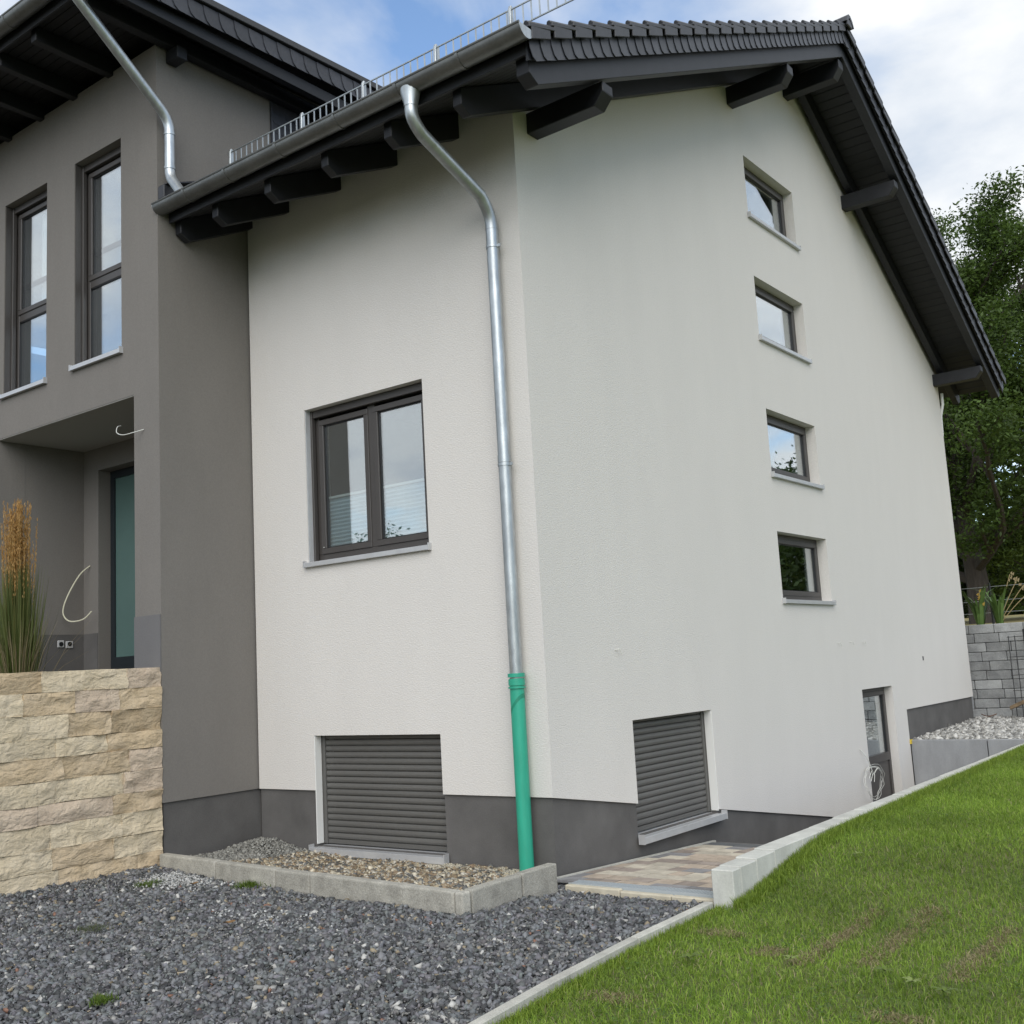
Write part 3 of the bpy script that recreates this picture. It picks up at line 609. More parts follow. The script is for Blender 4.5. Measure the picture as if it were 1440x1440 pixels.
# ------------------------------------------------------------------ cables hanging loose
def cable(name,pts,r,m,label,cat='cable'):
    b=MB(); b.tube(pts,r,6); o=b.build(name,m,None,smooth=True); tag(o,label,cat); return o
def bez(ps,n=24):
    ps=[Vector(p) for p in ps]; out=[]
    for i in range(len(ps)-1):
        p0=ps[max(i-1,0)];p1=ps[i];p2=ps[i+1];p3=ps[min(i+2,len(ps)-1)]
        for k in range(n//len(ps)+2):
            t=k/(n//len(ps)+2); out.append(.5*((2*p1)+(p2-p0)*t+(2*p0-5*p1+4*p2-p3)*t*t+(3*p1-p0-3*p2+p3)*t**3))
    return out+[ps[-1]]
cable('lamp_cable',bez([(-4.13,-1.09,4.16),(-4.08,-1.16,4.13),(-4.03,-1.2,4.06),(-3.93,-1.2,4.02),(-3.83,-1.16,4.03),(-3.76,-1.085,4.06)]),.0045,M_wcable,'short white cable sticking out of the dark pier beside the entrance')
cable('door_cable',bez([(-6.36,-.04,3.06),(-6.40,-.15,2.95),(-6.55+.15,-.30,2.7),(-6.42,-.34,2.52),(-6.36,-.30,2.42),(-6.25,-.20,2.43),(-6.2,-.12,2.52)]),.008,M_cable,'yellowish cable looping from the wall left of the entrance door')
pc=[(.005,6.75,.36),(.05,6.85,.25)]
b=MB(); b.tube(bez([(.005,6.72,.36),(.06,6.8,.24),(.07,6.9,.08),(.07,6.95,.02)]),.006,5)
for k in range(4):
    cx,cz,rr=6.93+rnd.uniform(-.04,.04),-.08+rnd.uniform(-.04,.04),.15+rnd.uniform(-.03,.05)
    b.tube([(.06+rnd.uniform(0,.03)+.02*math.sin(a*2),cx+rr*math.cos(a)*1.8,cz+rr*math.sin(a)*1.2) for a in [2*math.pi*i/20 for i in range(21)]],.0026,5)
for k in range(5):
    a=rnd.uniform(0,6); b.tube(bez([(.07,6.93,.02),(.10,6.93+.12*math.cos(a),.08+.05*math.sin(a)),(.10,6.93+.24*math.cos(a),.0+.06*math.sin(a))],12),.004,5)
tag(b.build('cable_coil',M_wcable,None,smooth=True),'tangled coil of white cable hanging by the basement door','cable coil')

# ------------------------------------------------------------------ ground
def rect_sheet(name,x0,x1,y0,y1,z,m,nx=1,ny=1,zf=None,kind='structure'):
    xs=np.linspace(x0,x1,nx+1); ys_=np.linspace(y0,y1,ny+1); vs=[(x,y,(zf(x,y) if zf else z)) for y in ys_ for x in xs]
    fs=[(j*(nx+1)+i,j*(nx+1)+i+1,(j+1)*(nx+1)+i+1,(j+1)*(nx+1)+i) for j in range(ny) for i in range(nx)]
    me=bpy.data.meshes.new(name); me.from_pydata(vs,[],fs); me.update(); o=link(name,me,m); o['kind']=kind; return o
rect_sheet('ground',-1500,1500,-1500,1500,-1.6,M_far)
rect_sheet('gravel_drive',-3.45,1.62,-120,.01,-.07,M_gravel,nx=40,ny=1)
def LZ(x,y):
    t=min(1,max(0,(y+.7)/2.1)); t=t*t*(3-2*t); return .215*t+.012*max(0,y-1.4)+.012*max(0,min(x-1.7,12))*t
xs=[1.585,1.69,1.9,2.3,3,4,6,9,14,30,80]; ysl=[-120,-20,-8,-5,-3,-2,-1.2,-.8,-.6,-.4,-.2,0,.2,.4,.7,1,1.4,2,3,4,5,6,8,10,12.4]
vs=[(x if not(x<1.69 and y>-.42) else 1.692,y,LZ(x,y)-.03) for y in ysl for x in xs]; nx=len(xs)
fs=[(j*nx+i,j*nx+i+1,(j+1)*nx+i+1,(j+1)*nx+i) for j in range(len(ysl)-1) for i in range(nx-1)]
me=bpy.data.meshes.new('lawn'); me.from_pydata(vs,[],fs); me.update(); lawn=link('lawn',me,M_soil); lawn['kind']='structure'
rect_sheet('terrace',-60,-3.62,-120,-.0,1.74,M_earth)
def FZ(x,y): return 1.80+.028*(y-12.8)
fo=rect_sheet('meadow',-300,300,12.85,400,0,M_field,nx=6,ny=6,zf=FZ)

def ex(y):      # gravel side of the lawn edging, gently curving
    t=np.clip(-.5-y,0,None); tc_=np.minimum(t,4); return 1.536+.012*t+.020*tc_**2+.16*(t-tc_)
# ---- grey slate chip gravel
def chips(name,pts,size,colf,zbase,parent=None,flat=.55,kind='stuff',smin=.55,smax=1.4):
    n=len(pts); base=np.array([(-1,-1,-1),(1,-1,-1),(1,1,-1),(-1,1,-1),(-1,-1,1),(1,-1,1),(1,1,1),(-1,1,1)],float)
    sc=size*nr.uniform(smin,smax,(n,1,1))*np.stack([nr.uniform(.6,1.25,n),nr.uniform(.45,.95,n),nr.uniform(.25,.6,n)*flat/.55],1)[:,None,:]*.5
    V=base[None]*(1+nr.uniform(-.42,.28,(n,8,3)))*sc
    q=nr.normal(size=(n,4)); q[:,1:3]*=.38; q/=np.linalg.norm(q,axis=1,keepdims=True); w_,x,y,z=q.T
    Rm=np.stack([1-2*(y*y+z*z),2*(x*y-z*w_),2*(x*z+y*w_),2*(x*y+z*w_),1-2*(x*x+z*z),2*(y*z-x*w_),2*(x*z-y*w_),2*(y*z+x*w_),1-2*(x*x+y*y)],1).reshape(n,3,3)
    V=np.einsum('nij,nkj->nki',Rm,V)+pts[:,None,:]
    F=np.array([(3,2,1,0),(4,5,6,7),(0,1,5,4),(1,2,6,5),(2,3,7,6),(3,0,4,7)])
    Fa=(F[None]+8*np.arange(n)[:,None,None]).reshape(-1,4); C=np.repeat(colf(n),6,0)
    return bulk(name,V.reshape(-1,3),Fa,C,M_chip,parent,kind)
def slatecol(n):
    c=np.array([.104,.106,.108])[None]*nr.uniform(.32,2.0,(n,1))*(1+nr.uniform(-.05,.05,(n,3)))
    k=nr.random(n); c[k<.035]=np.array([.42,.41,.38])*nr.uniform(.6,1.3,((k<.035).sum(),1)); m=(k>=.035)&(k<.055); c[m]=np.array([.30,.25,.17])*nr.uniform(.6,1.2,(m.sum(),1)); m=(k>.055)&(k<.059); c[m]=np.array([.24,.13,.09])
    m=(k>.9); c[m]=np.array([.17,.175,.18])*nr.uniform(.8,1.3,(m.sum(),1))
    return c
def undul(x,y): return .012*np.sin(x*1.7+1)+.010*np.sin(y*2.3+x)+.006*np.sin(5*x-3*y)
def kerbline(x): return -1.15-(x+3.5)*.075     # front face of the bed kerb
def gravel_pts(n,x0,x1,y0,y1):
    p=np.stack([nr.uniform(x0,x1,n),nr.uniform(y0,y1,n)],1)
    ok=(p[:,0]<np.where(p[:,1]>-.5,1.51,ex(p[:,1])-.012))&~((p[:,1]>kerbline(p[:,0])-.02)&(p[:,0]<.27))&(p[:,1]<-.292)
    p=p[ok]; 
    # heap against the sandstone wall on the left
    z=undul(p[:,0],p[:,1])+.05*np.clip((-3.0-p[:,0])/.5,0,1)-.058*np.clip((p[:,1]+.85)/.4,0,1)*(p[:,0]>.2)+nr.uniform(-.012,.016,len(p)); return np.column_stack([p,z])
g1=gravel_pts(64000,-3.5,1.9,-4.6,-.3); g2=gravel_pts(6000,-3.5,2.3,-9,-4.6)
chips('slate_chippings',np.vstack([g1,g2]),.034,slatecol,0)
g0=gravel_pts(46000,-3.5,1.9,-4.3,-.3); g0[:,2]+=.002
mk=(np.sin(g0[:,0]*2.1+1.3*np.sin(g0[:,1]*1.7+.5))*np.sin(g0[:,1]*2.7+g0[:,0]*.8)+nr.normal(0,.35,len(g0)))>.62
chips('fine_slate_chippings',g0[~mk],.017,slatecol,0); gd=g0[mk]; gd[:,2]+=.006
chips('pale_gravel_dust',gd,.014,lambda n:np.array([.21,.205,.19])*nr.uniform(.6,1.5,(n,1)),0)
p=np.column_stack([nr.uniform(-.12,.27,1300),nr.uniform(-.37,-.01,1300),nr.uniform(-.07,-.045,1300)]); chips('slate_chippings',p,.03,slatecol,0)
# pale lime patch by the wall
p=np.column_stack([nr.normal(-3.0,.34,1500),nr.normal(-1.42,.13,1500),nr.uniform(.01,.035,1500)]); p=p[(p[:,1]<kerbline(p[:,0])-.05)&(p[:,0]>-3.45)]; p[:,2]+=undul(p[:,0],p[:,1])
chips('lime_crumbs',p,.017,lambda n:np.array([.50,.50,.48])*nr.uniform(.6,1.2,(n,1)),0)
p=np.column_stack([nr.normal(-.9,.35,160),nr.normal(-2.05,.1,160),nr.uniform(.02,.04,160)]); chips('lime_crumbs',p,.016,lambda n:np.array([.48,.48,.46])*nr.uniform(.6,1.2,(n,1)),0)

# ------------------------------------------------------------------ kerb bed
kb=empty('bed_kerb',(-1.7,-1.2,0),'grey concrete kerb enclosing the pebble bed at the foot of the front wall','kerb')
def kerbstone(p,q,nx,ny,h,th,z0=-.25,ztop=.16,m=M_conc,par=kb,name='kerb_stone',bev=.016):
    # p->q outer face bottom line, (nx,ny) inward normal
    b=MB(); (x0,y0),(x1,y1)=p,q
    b.hexa([(x0,y0,z0),(x1,y1,z0),(x1+nx*th,y1+ny*th,z0),(x0+nx*th,y0+ny*th,z0),(x0,y0,ztop),(x1,y1,ztop),(x1+nx*th,y1+ny*th,ztop),(x0+nx*th,y0+ny*th,ztop)])
    o=b.build(name,m,par); bv=o.modifiers.new('bevel','BEVEL'); bv.width=bev; bv.segments=3; bv.limit_method='ANGLE'; return o
cuts=[-3.488,-2.62,-1.80,-1.37,.165]
dx=1/math.hypot(1,.075); 
for a,c in zip(cuts[:-1],cuts[1:]):
    kerbstone((a+.003,kerbline(a+.003)),(c-.003,kerbline(c-.003)),.075*dx,1*dx,.3,.085,ztop=.162+rnd.uniform(-.003,.003))
kerbstone((.168,kerbline(.168)),(.245,kerbline(.245)),.075*dx,1*dx,.3,.085,ztop=.162)
kerbstone((.245,-1.33),(.245,-.772),-1,0,.3,.082,ztop=.165); kerbstone((.247,-.765),(.247,-.345),-1,0,.3,.082,ztop=.170,bev=.010)
# pebble bed
me=bpy.data.meshes.new('pebble_bed'); me.from_pydata([(-3.5,kerbline(-3.5)+.05,.03),(.18,kerbline(.18)+.05,.03),(.18,-.36,.0),(-.1,.02,-.03),(-3.5,.02,-.03)],[],[(0,1,2,3,4)]); me.update(); link('pebble_bed',me,M_mort)['kind']='structure'
def pebcol(n):
    pal=np.array([(.40,.33,.22),(.50,.46,.38),(.24,.18,.11),(.11,.105,.09),(.55,.49,.37),(.15,.15,.14),(.30,.22,.14)]); return pal[nr.integers(0,7,n)]*nr.uniform(.6,1.2,(n,1))
p=np.stack([nr.uniform(-3.48,.15,17000),nr.uniform(-1.35,-.01,17000)],1); kl=kerbline(p[:,0])+.09; p=p[(p[:,1]>kl)]
hz=.012+.10*np.clip(-p[:,1]-.15,0,1)+.11*np.exp(-((p[:,0]+3.35)**2/.3+(p[:,1]+.1)**2/.12))+.008*np.sin(7*p[:,0])
p=np.column_stack([p,hz+nr.uniform(-.008,.010,len(p))]); p=p[~((p[:,0]>-.12)&(p[:,1]>-.36))]; pa=p[p[:,0]>-2.75]; pb=p[p[:,0]<=-2.75]
chips('bed_pebbles',pa,.033,pebcol,0,flat=.8); chips('bed_grey_chippings',pb,.024,lambda n:np.array([.24,.235,.21])*nr.uniform(.5,1.5,(n,1)),0)
p=np.column_stack([nr.uniform(-1.1,-.12,5500),nr.uniform(-.30,-.02,5500),nr.uniform(.0,.035,5500)]); chips('pale_sand_rim',p,.015,lambda n:np.array([.50,.46,.36])*nr.uniform(.7,1.2,(n,1)),0)
lg=MB(); lg.box((-2.64,-.20,-.1),(-1.16,-.13,.025)).box((-2.70,-.21,-.1),(-2.52,.02,.024)).box((-1.33,-.21,-.1),(-1.12,.02,.024))
tag(lg.build('concrete_ledge',M_cream,None,bevel=.01),'cream concrete ledge below the front roller shutter sill','ledge')

# ------------------------------------------------------------------ sandstone retaining wall
sw=empty('sandstone_wall',(-3.5,-4,0),'rough split sandstone retaining wall left of the gravel drive','retaining wall')
MB().box((-3.68,-1.09,-.3),(-3.575,-9,1.76)).build('mortar_core',M_mort,sw)
rows=[1.80,1.625,1.44,1.245,1.09,.905,.72,.555,.36,.19,.0,-.18]
y_end=-1.085
for ri in range(len(rows)-1):
    zt_,zb_=rows[ri],rows[ri+1]; y=y_end; first=True
    while y>-8.6:
        ln=rnd.uniform(.34,.80) if not first else rnd.uniform(.2,.6); first=False
        y2=max(y-ln,-8.7); 
        nu,nv=9,5; th=rnd.uniform(.0,.008); seed=rnd.random()*50
        vs=[]
        for j in range(nv+1):
            for i in range(nu+1):
                u=i/nu; v=j/nv; yy=y+(y2-y)*u; z_=zb_+(zt_-zb_)*v
                ed=min(u*ln,(1-u)*ln,v*(zt_-zb_),(1-v)*(zt_-zb_)); 
                d=.022*noise.noise(Vector((yy*4+seed,z_*9,seed)))+.022*noise.noise(Vector((yy*11,z_*16,seed)))+th
                d+= .003*min(1,ed/.02)
                jy=(.0012 if i==0 else -.0012 if i==nu else 0)
                vs.append((-3.522+d,yy-jy,z_+(.0013 if j==0 else -.0013 if j==nv else 0)+(0 if j in(0,nv) else .0)+ .006*noise.noise(Vector((yy*5,ri*3.1,0)))*(1 if j in (0,nv) else 1)))
        fs=[(j*(nu+1)+i,j*(nu+1)+i+1,(j+1)*(nu+1)+i+1,(j+1)*(nu+1)+i) for j in range(nv) for i in range(nu)]
        k=len(vs); vs2=[(-3.62,v[1],v[2]) for v in vs]
        # side skirt back into the wall
        ring=[i for i in range(nu+1)]+[(j)*(nu+1)+nu for j in range(1,nv+1)]+[nv*(nu+1)+i for i in range(nu-1,-1,-1)]+[j*(nu+1) for j in range(nv-1,0,-1)]
        rv=[vs2[i] for i in ring]; fs2=[(ring[a],ring[(a+1)%len(ring)],k+(a+1)%len(ring),k+a) for a in range(len(ring))]
        b=MB(); b.add(vs+rv,fs+fs2+[tuple(range(k,k+len(ring)))])
        o=b.build('stone',M_stone[rnd.choices([0,1,2,3],[5,4,2.4,1.3])[0]],sw,smooth=True)
        y=y2
# ------------------------------------------------------------------ lawn edging and pale wall
le=empty('lawn_edging',(1.56,-3,0),'narrow concrete edging strip between slate gravel and lawn','edging')
y=-.50
for i in range(12):
    y2=y-1.0; sh=rnd.uniform(-.004,.004); zt_=.035+rnd.uniform(-.004,.004); b=MB(); ya,yb=y-.003,y2+.003; b.hexa([(ex(ya)+sh,ya,-.2),(ex(ya)+.06+sh,ya,-.2),(ex(yb)+.06+sh,yb,-.2),(ex(yb)+sh,yb,-.2),(ex(ya)+sh,ya,zt_),(ex(ya)+.06+sh,ya,zt_),(ex(yb)+.06+sh,yb,zt_),(ex(yb)+sh,yb,zt_)]); b.build('edging_stone',M_edge,le,bevel=.006); y=y2
ww=empty('pale_block_wall',(1.6,4,0),'low pale concrete block wall holding the lawn beside the ramp','retaining wall')
y=-.385; ws=[.12,.25,.3,.5]+[.5]*16; 
for i,w_ in enumerate(ws):
    zt_=.212+.012*min(i,3)*.8+.0045*max(0,y); b=MB(); b.box((1.53,y+.002,-1.3 if y>.4 else -.3),(1.69,y+w_-.002,zt_+rnd.uniform(-.002,.002))); b.build('block',M_ww,ww,bevel=.006); y+=w_
    if y>8.72: break
# ------------------------------------------------------------------ ramp
def rz(y): return -.012-.047*y
rect_sheet('ramp_bed',.0,1.53,-.12,2.65,0,M_joint,nx=1,ny=4,zf=lambda x,y:rz(y)-.012)
pv=bpy.data.objects.get('ramp_bed'); pv.name='paved_ramp'
rowd=.20; y=-.085; r_=0
while y<2.5:
    x=.03-(r_%3)*.09
    while x<1.53:
        ln=rnd.choice([.2,.2,.3,.14]); xa=max(x,.032); xb=min(x+ln,1.526)
        dark=y>2.2
        if xb-xa>.03:
            b=MB(); dz=rnd.uniform(-.0015,.0015)
            b.hexa([(xa+.003,y+.003,rz(y)-.05),(xb-.003,y+.003,rz(y)-.05),(xb-.003,y+rowd-.003,rz(y+rowd)-.05),(xa+.003,y+rowd-.003,rz(y+rowd)-.05),(xa+.003,y+.003,rz(y)+dz),(xb-.003,y+.003,rz(y)+dz),(xb-.003,y+rowd-.003,rz(y+rowd)+dz),(xa+.003,y+rowd-.003,rz(y+rowd)+dz)])
            o=b.build('paver',M_asph if dark else M_pave[rnd.choices([0,1,2,3],[4,4,2.4,3])[0]],pv)
        x+=ln
    y+=rowd; r_+=1
MB().hexa([(.001,-.08,-.3),(.030,-.08,-.3),(.030,2.6,-.4),(.001,2.6,-.4),(.001,-.08,rz(-.08)+.008),(.030,-.08,rz(-.08)+.008),(.030,2.6,rz(2.6)+.008),(.001,2.6,rz(2.6)+.008)]).build('wall_strip',M_edge,pv)
# dark edge step and stairs down to the basement door
st=MB(); y=2.66; z=rz(2.65)
for i in range(5):
    st.box((.002,y,z-.16*(i+1)-.02),(1.528,y+.62 if i<4 else 8.73,-1.3)) ; y+=.6
stairs=st.build('basement_steps',M_asph,None,bevel=.006); tag(stairs,kind='structure')
# drain grate and stone edge in front
gr=empty('drain_grate',(.8,-.2,0),'galvanised drain grating across the foot of the paved ramp','drain grate')
A=Vector((.262,-.262)); Bv=Vector((1.52,-.262))
gf=MB(); gf.box((.258,-.225,-.1),(1.522,-.221,.012)).box((.258,-.095,-.1),(1.522,-.091,.008)).box((.26,-.22,-.06),(1.52,-.10,-.045)); gf.build('grate_frame',M_grill,gr)
x=.27; 
while x<1.51:
    MB().box((x,-.2205,-.005),(x+.015,-.0955,.008)).build('grate_bar',M_grill,gr); x+=.0235
for yy in (-.19,-.157,-.125): MB().box((.262,yy-.003,-.012),(1.518,yy+.003,.004)).build('grate_bar',M_grill,gr)
se=empty('ramp_edge_stones',(.8,-.28,0),'sand coloured concrete edge stones in front of the drain grating','edge stones')
for a,c,dz in ((.262,.735,0),(.74,1.15,-.012),(1.155,1.50,-.012)):
    MB().box((a,-.285,-.25),(c,-.228,.006+dz)).build('edge_stone',M_cream,se,bevel=.008)
# ------------------------------------------------------------------ concrete wall, pebbles and block wall at the back
cw=empty('concrete_wall',(.8,8.75,-1),'smooth grey concrete retaining wall beyond the basement door','retaining wall')
for a,c in ((.002,1.018),(1.030,1.9),(1.91,2.9)):
    MB().box((a,8.745,-1.3),(c,8.86,.305)).build('wall_panel',M_concs,cw,bevel=.005)
rect_sheet('pebble_strip',-.02,4,8.87,12.55,.26,M_mort,kind='structure')
p=np.stack([nr.uniform(-.02,2.6,9000),nr.uniform(8.87,12.5,9000)],1); z=0.285+.05*np.clip((p[:,1]-9.3)/2.5,0,1)*np.exp(-(p[:,0]/1.0)**2)+.015*np.sin(3*p[:,0])
chips('white_pebbles',np.column_stack([p,z+nr.uniform(-.01,.02,len(p))]),.06,lambda n:np.array([.46,.45,.42])*nr.uniform(.25,1.35,(n,1)),0,flat=.8)
bw=empty('block_wall',(2,12.6,0),'weathered grey stacked block wall behind the white pebbles','retaining wall')
MB().box((-.9,12.68,-.2),(8,12.84,1.88)).build('wall_core',M_joint,bw)
z=.20; ch=.1565; ri=0
while z<1.9:
    x=-.9+ (0.17 if ri%2 else 0)+rnd.uniform(-.05,.05)
    while x<7:
        ln=rnd.choice([.36,.40,.44]); dd=rnd.uniform(0,.014)
        if ri==10: ln*=1.15
        b=MB(); b.box((x+.004,12.60-dd,z+.003),(x+ln-.004,12.685,z+ch-.003)); b.build('block',M_block,bw,bevel=.009); x+=ln
    z+=ch; ri+=1

# ------------------------------------------------------------------ vegetation
def quads(n,cen,size,asp=.45,droop=.0,colr=None):
    a=nr.normal(size=(n,3)); a/=np.linalg.norm(a,axis=1,keepdims=True); a[:,2]=a[:,2]*.6-droop
    a/=np.linalg.norm(a,axis=1,keepdims=True)
    t=nr.normal(size=(n,3)); b=np.cross(a,t); b/=np.linalg.norm(b,axis=1,keepdims=True)
    s=size*nr.uniform(.6,1.3,(n,1)); 
    V=np.stack([cen-a*s*.5,cen+b*s*asp*.5,cen+a*s*.5,cen-b*s*asp*.5],1).reshape(-1,3)
    F=np.arange(4*n).reshape(n,4); return V,F
def tree(name,base,height,spread,trunk_r,leafn,leaf,label,group=None,cat='tree',lean=(0,0),limbs=7,first=.25,cols=((.035,.060,.012),(.060,.095,.018)),seed=1,clr=.55,seg=8):
    rr=random.Random(seed); e=empty(name,base,label,cat,group); B0=Vector(base)
    b=MB(); tips=[]
    tp=[B0+Vector((lean[0]*t+.12*math.sin(3*t+seed),lean[1]*t,height*.78*t)) for t in [i/7 for i in range(8)]]
    b.tube(tp,[trunk_r*(1.25 if i==0 else 1)*(1-.85*i/7) for i in range(8)],seg)
    def grow(p,d,ln,r_,lv):
        pts=[p]; dd=d.copy()
        for i in range(4):
            dd=(dd+Vector((rr.uniform(-.28,.28),rr.uniform(-.28,.28),rr.uniform(-.08,.25)))).normalized(); pts.append(pts[-1]+dd*ln/4)
        b.tube(pts,[r_*(1-.17*i) for i in range(5)],6 if lv<2 else 4,cap=False)
        if lv>=2: tips.extend(pts[1:]); return
        if lv>=1: tips.append(pts[-1]); tips.append(pts[-2])
        for i in range(rr.randint(3,5)):
            q=pts[rr.randint(1,4)]; nd=(dd+Vector((rr.uniform(-1,1),rr.uniform(-1,1),rr.uniform(-.6,.9)))).normalized(); grow(q,nd,ln*rr.uniform(.4,.65),r_*.5,lv+1)
    for i in range(limbs):
        t=first+(1-first)*i/limbs; k=t*7; i0=min(int(k),6); p=tp[i0].lerp(tp[i0+1],k-i0); an=i*2.4+seed+rr.uniform(-.4,.4)
        el=.15+.75*t; d=Vector((math.cos(an),math.sin(an),el)).normalized(); grow(p,d,spread*(1.0-.28*t)*rr.uniform(.75,1.1),trunk_r*.5*(1-.5*t),0)
    b.build('trunk',M_bark,e,smooth=True)
    T=np.array([tuple(t) for t in tips]); idx=nr.integers(0,len(T),leafn); off=np.clip(nr.normal(size=(leafn,3)),-1.7,1.7)*clr*nr.uniform(.4,1,(leafn,1)); off[:,2]*=.7
    cen=T[idx]+off; V,F=quads(leafn,cen,leaf,.42,.35)
    c0=np.array(cols[0]);c1=np.array(cols[1]); tv=np.clip(nr.random(len(T))[idx]*.6+nr.random(leafn)*.5,0,1)[:,None]
    bulk('crown',V,F,(c0*(1-tv)+c1*tv)*nr.uniform(.75,1.25,(leafn,1)),M_leaf,e,kind=None)
    return e
tree('walnut_tree',(-3.1,26,2.1),10.2,6.2,.36,240000,.135,'large dark green leafy tree rising behind the right end of the house',limbs=22,first=.16,seed=3,clr=.40,lean=(-.2,0),cols=((.038,.068,.011),(.085,.14,.025)))
# lower trees and bushes behind the garden
for i,(x,y,h,s,cl,lb) in enumerate([(-6.5,33,7,3.5,0,'dark green bush behind the trunk on the left of the walnut tree'),(-1.2,34,6.5,3.2,1,'mid green tree behind the meadow right of the walnut trunk'),(2.2,36,6.2,3.2,0,'dark tree at the right edge beyond the meadow'),(6.5,38,6.4,3.4,1,'tree far right beyond the meadow, outside the picture edge'),(11,38,6.5,3.5,0,'outermost tree of the row beyond the meadow')]):
    tree('background_tree',(x,y,FZ(x,y)-.1),h,s,.2,14000,.34,lb,group='trees beyond the meadow',limbs=11,first=.05,seed=20+i,clr=.75,cols=((.030,.055,.012),(.055,.09,.018)) if cl==0 else ((.05,.09,.012),(.10,.15,.03)),seg=6)
for i,(x,y,h) in enumerate([(-3.9,20,2.6),(-1.9,27.5,3.0),(1.0,28,2.6)]):
    tree('bush',(x,y,FZ(x,y)-.1),h,1.5,.05,9000,.13,['light green bush between the house corner and the walnut trunk','bright green bush just right of the walnut trunk','dark green shrub at the right picture edge above the block wall'][i],group='shrubs behind the block wall',cat='bush',limbs=10,first=.03,seed=50+i,clr=.35,cols=((.06,.10,.012),(.12,.17,.03)),seg=5)

# distant wood that closes the view beyond the meadow
n=60000; cx=nr.uniform(-60,60,n); hh=5.5+1.3*np.sin(cx*.31)+.9*np.sin(cx*.83+1); cen=np.stack([cx,62+nr.normal(0,2,n),3.0+hh*nr.random(n)**.8],1); V,F=quads(n,cen,.7,.6,.2)
bulk('far_wood',V,F,np.array([.045,.075,.02])*nr.uniform(.5,1.5,(n,1)),M_leaf)
# trees across the road, behind the photographer (mirrored in the front windows)
for i,(x,h) in enumerate([(-14,5.4),(-21,6),(-28,5.6),(-36,6.6),(-45,6.8),(-55,7.5)]):
    tree('street_tree',(x,-30,0),h,4.6,.22,20000,.24,['lowest leafy tree of the row across the road, mirrored in the front window','second leafy tree of the row across the road','third leafy tree across the road, mirrored in the tall windows','fourth and taller leafy tree across the road','fifth leafy tree across the road','last and tallest leafy tree of the row across the road'][i],group='trees across the road',limbs=9,first=.1,seed=80+i,clr=.8,seg=6)
def blades(n,cx,cy,zf,h0,h1,w0,spread,lean,c_lo,c_hi,seg=1,topcol=None):
    """tapered blades, 2 quads each; returns V,F,C"""
    x=cx; y=cy; z=zf; an=nr.uniform(0,2*np.pi,n); h=nr.uniform(h0,h1,n); ln=h*nr.uniform(0,lean,n); wd=w0*nr.uniform(.6,1.3,n)
    ox,oy=np.cos(an),np.sin(an); an2=nr.uniform(0,2*np.pi,n); px,py=np.cos(an2)*wd/2,np.sin(an2)*wd/2
    P0=np.stack([x-px,y-py,z],1);P1=np.stack([x+px,y+py,z],1)
    mx_,my_=x+ox*ln*.35,y+oy*ln*.35
    P2=np.stack([mx_+px*.8,my_+py*.8,z+h*.58],1);P3=np.stack([mx_-px*.8,my_-py*.8,z+h*.58],1)
    ex,ey=x+ox*ln,y+oy*ln; P4=np.stack([ex+px*.15,ey+py*.15,z+h*(1-.25*(ln/h))],1);P5=np.stack([ex-px*.15,ey-py*.15,z+h*(1-.25*(ln/h))],1)
    V=np.stack([P0,P1,P2,P3,P4,P5],1).reshape(-1,3); F=(np.array([(0,1,2,3),(3,2,4,5)])[None]+6*np.arange(n)[:,None,None]).reshape(-1,4)
    t=nr.random((n,1)); C=np.array(c_lo)*(1-t)+np.array(c_hi)*t
    return V,F,np.repeat(C,2,0)
# lawn grass: dense where the camera stands close
n=225000; yy=-4.2+13.2*nr.random(n)**1.45; xx=1.58+ (nr.random(n)**1.1)*np.where(yy<-2,2.9,np.clip(2.9-.235*(yy+2),.5,4))
ok=~((xx<1.70)&(yy>-.42))&((xx>ex(yy)+.066)|(yy>-.42)); xx,yy=xx[ok],yy[ok]
lz=np.array([0.]*len(xx)); t=np.clip((yy+.7)/2.1,0,1); t=t*t*(3-2*t); lz=.215*t+.012*np.clip(yy-1.4,0,None)+.012*np.clip(xx-1.7,0,12)*t-.03
# outer lawn, coarser
no=60000; yo=nr.uniform(-7,12.3,no); xo=nr.uniform(2.2,8,no); ko=(xo>1.58+np.where(yo<-2,2.9,np.clip(2.9-.235*(yo+2),.5,4))-.15)&(xo>ex(yo)+.07); xo,yo=xo[ko],yo[ko]
to=np.clip((yo+.7)/2.1,0,1); to=to*to*(3-2*to); Vo,Fo,Co=blades(len(xo),xo,yo,.215*to+.012*np.clip(yo-1.4,0,None)+.012*np.clip(xo-1.7,0,12)*to-.03,.02,.07,.011,0,1.5,(.09,.18,.012),(.30,.42,.07)); bulk('outer_lawn_grass',Vo,Fo,Co,M_grass)
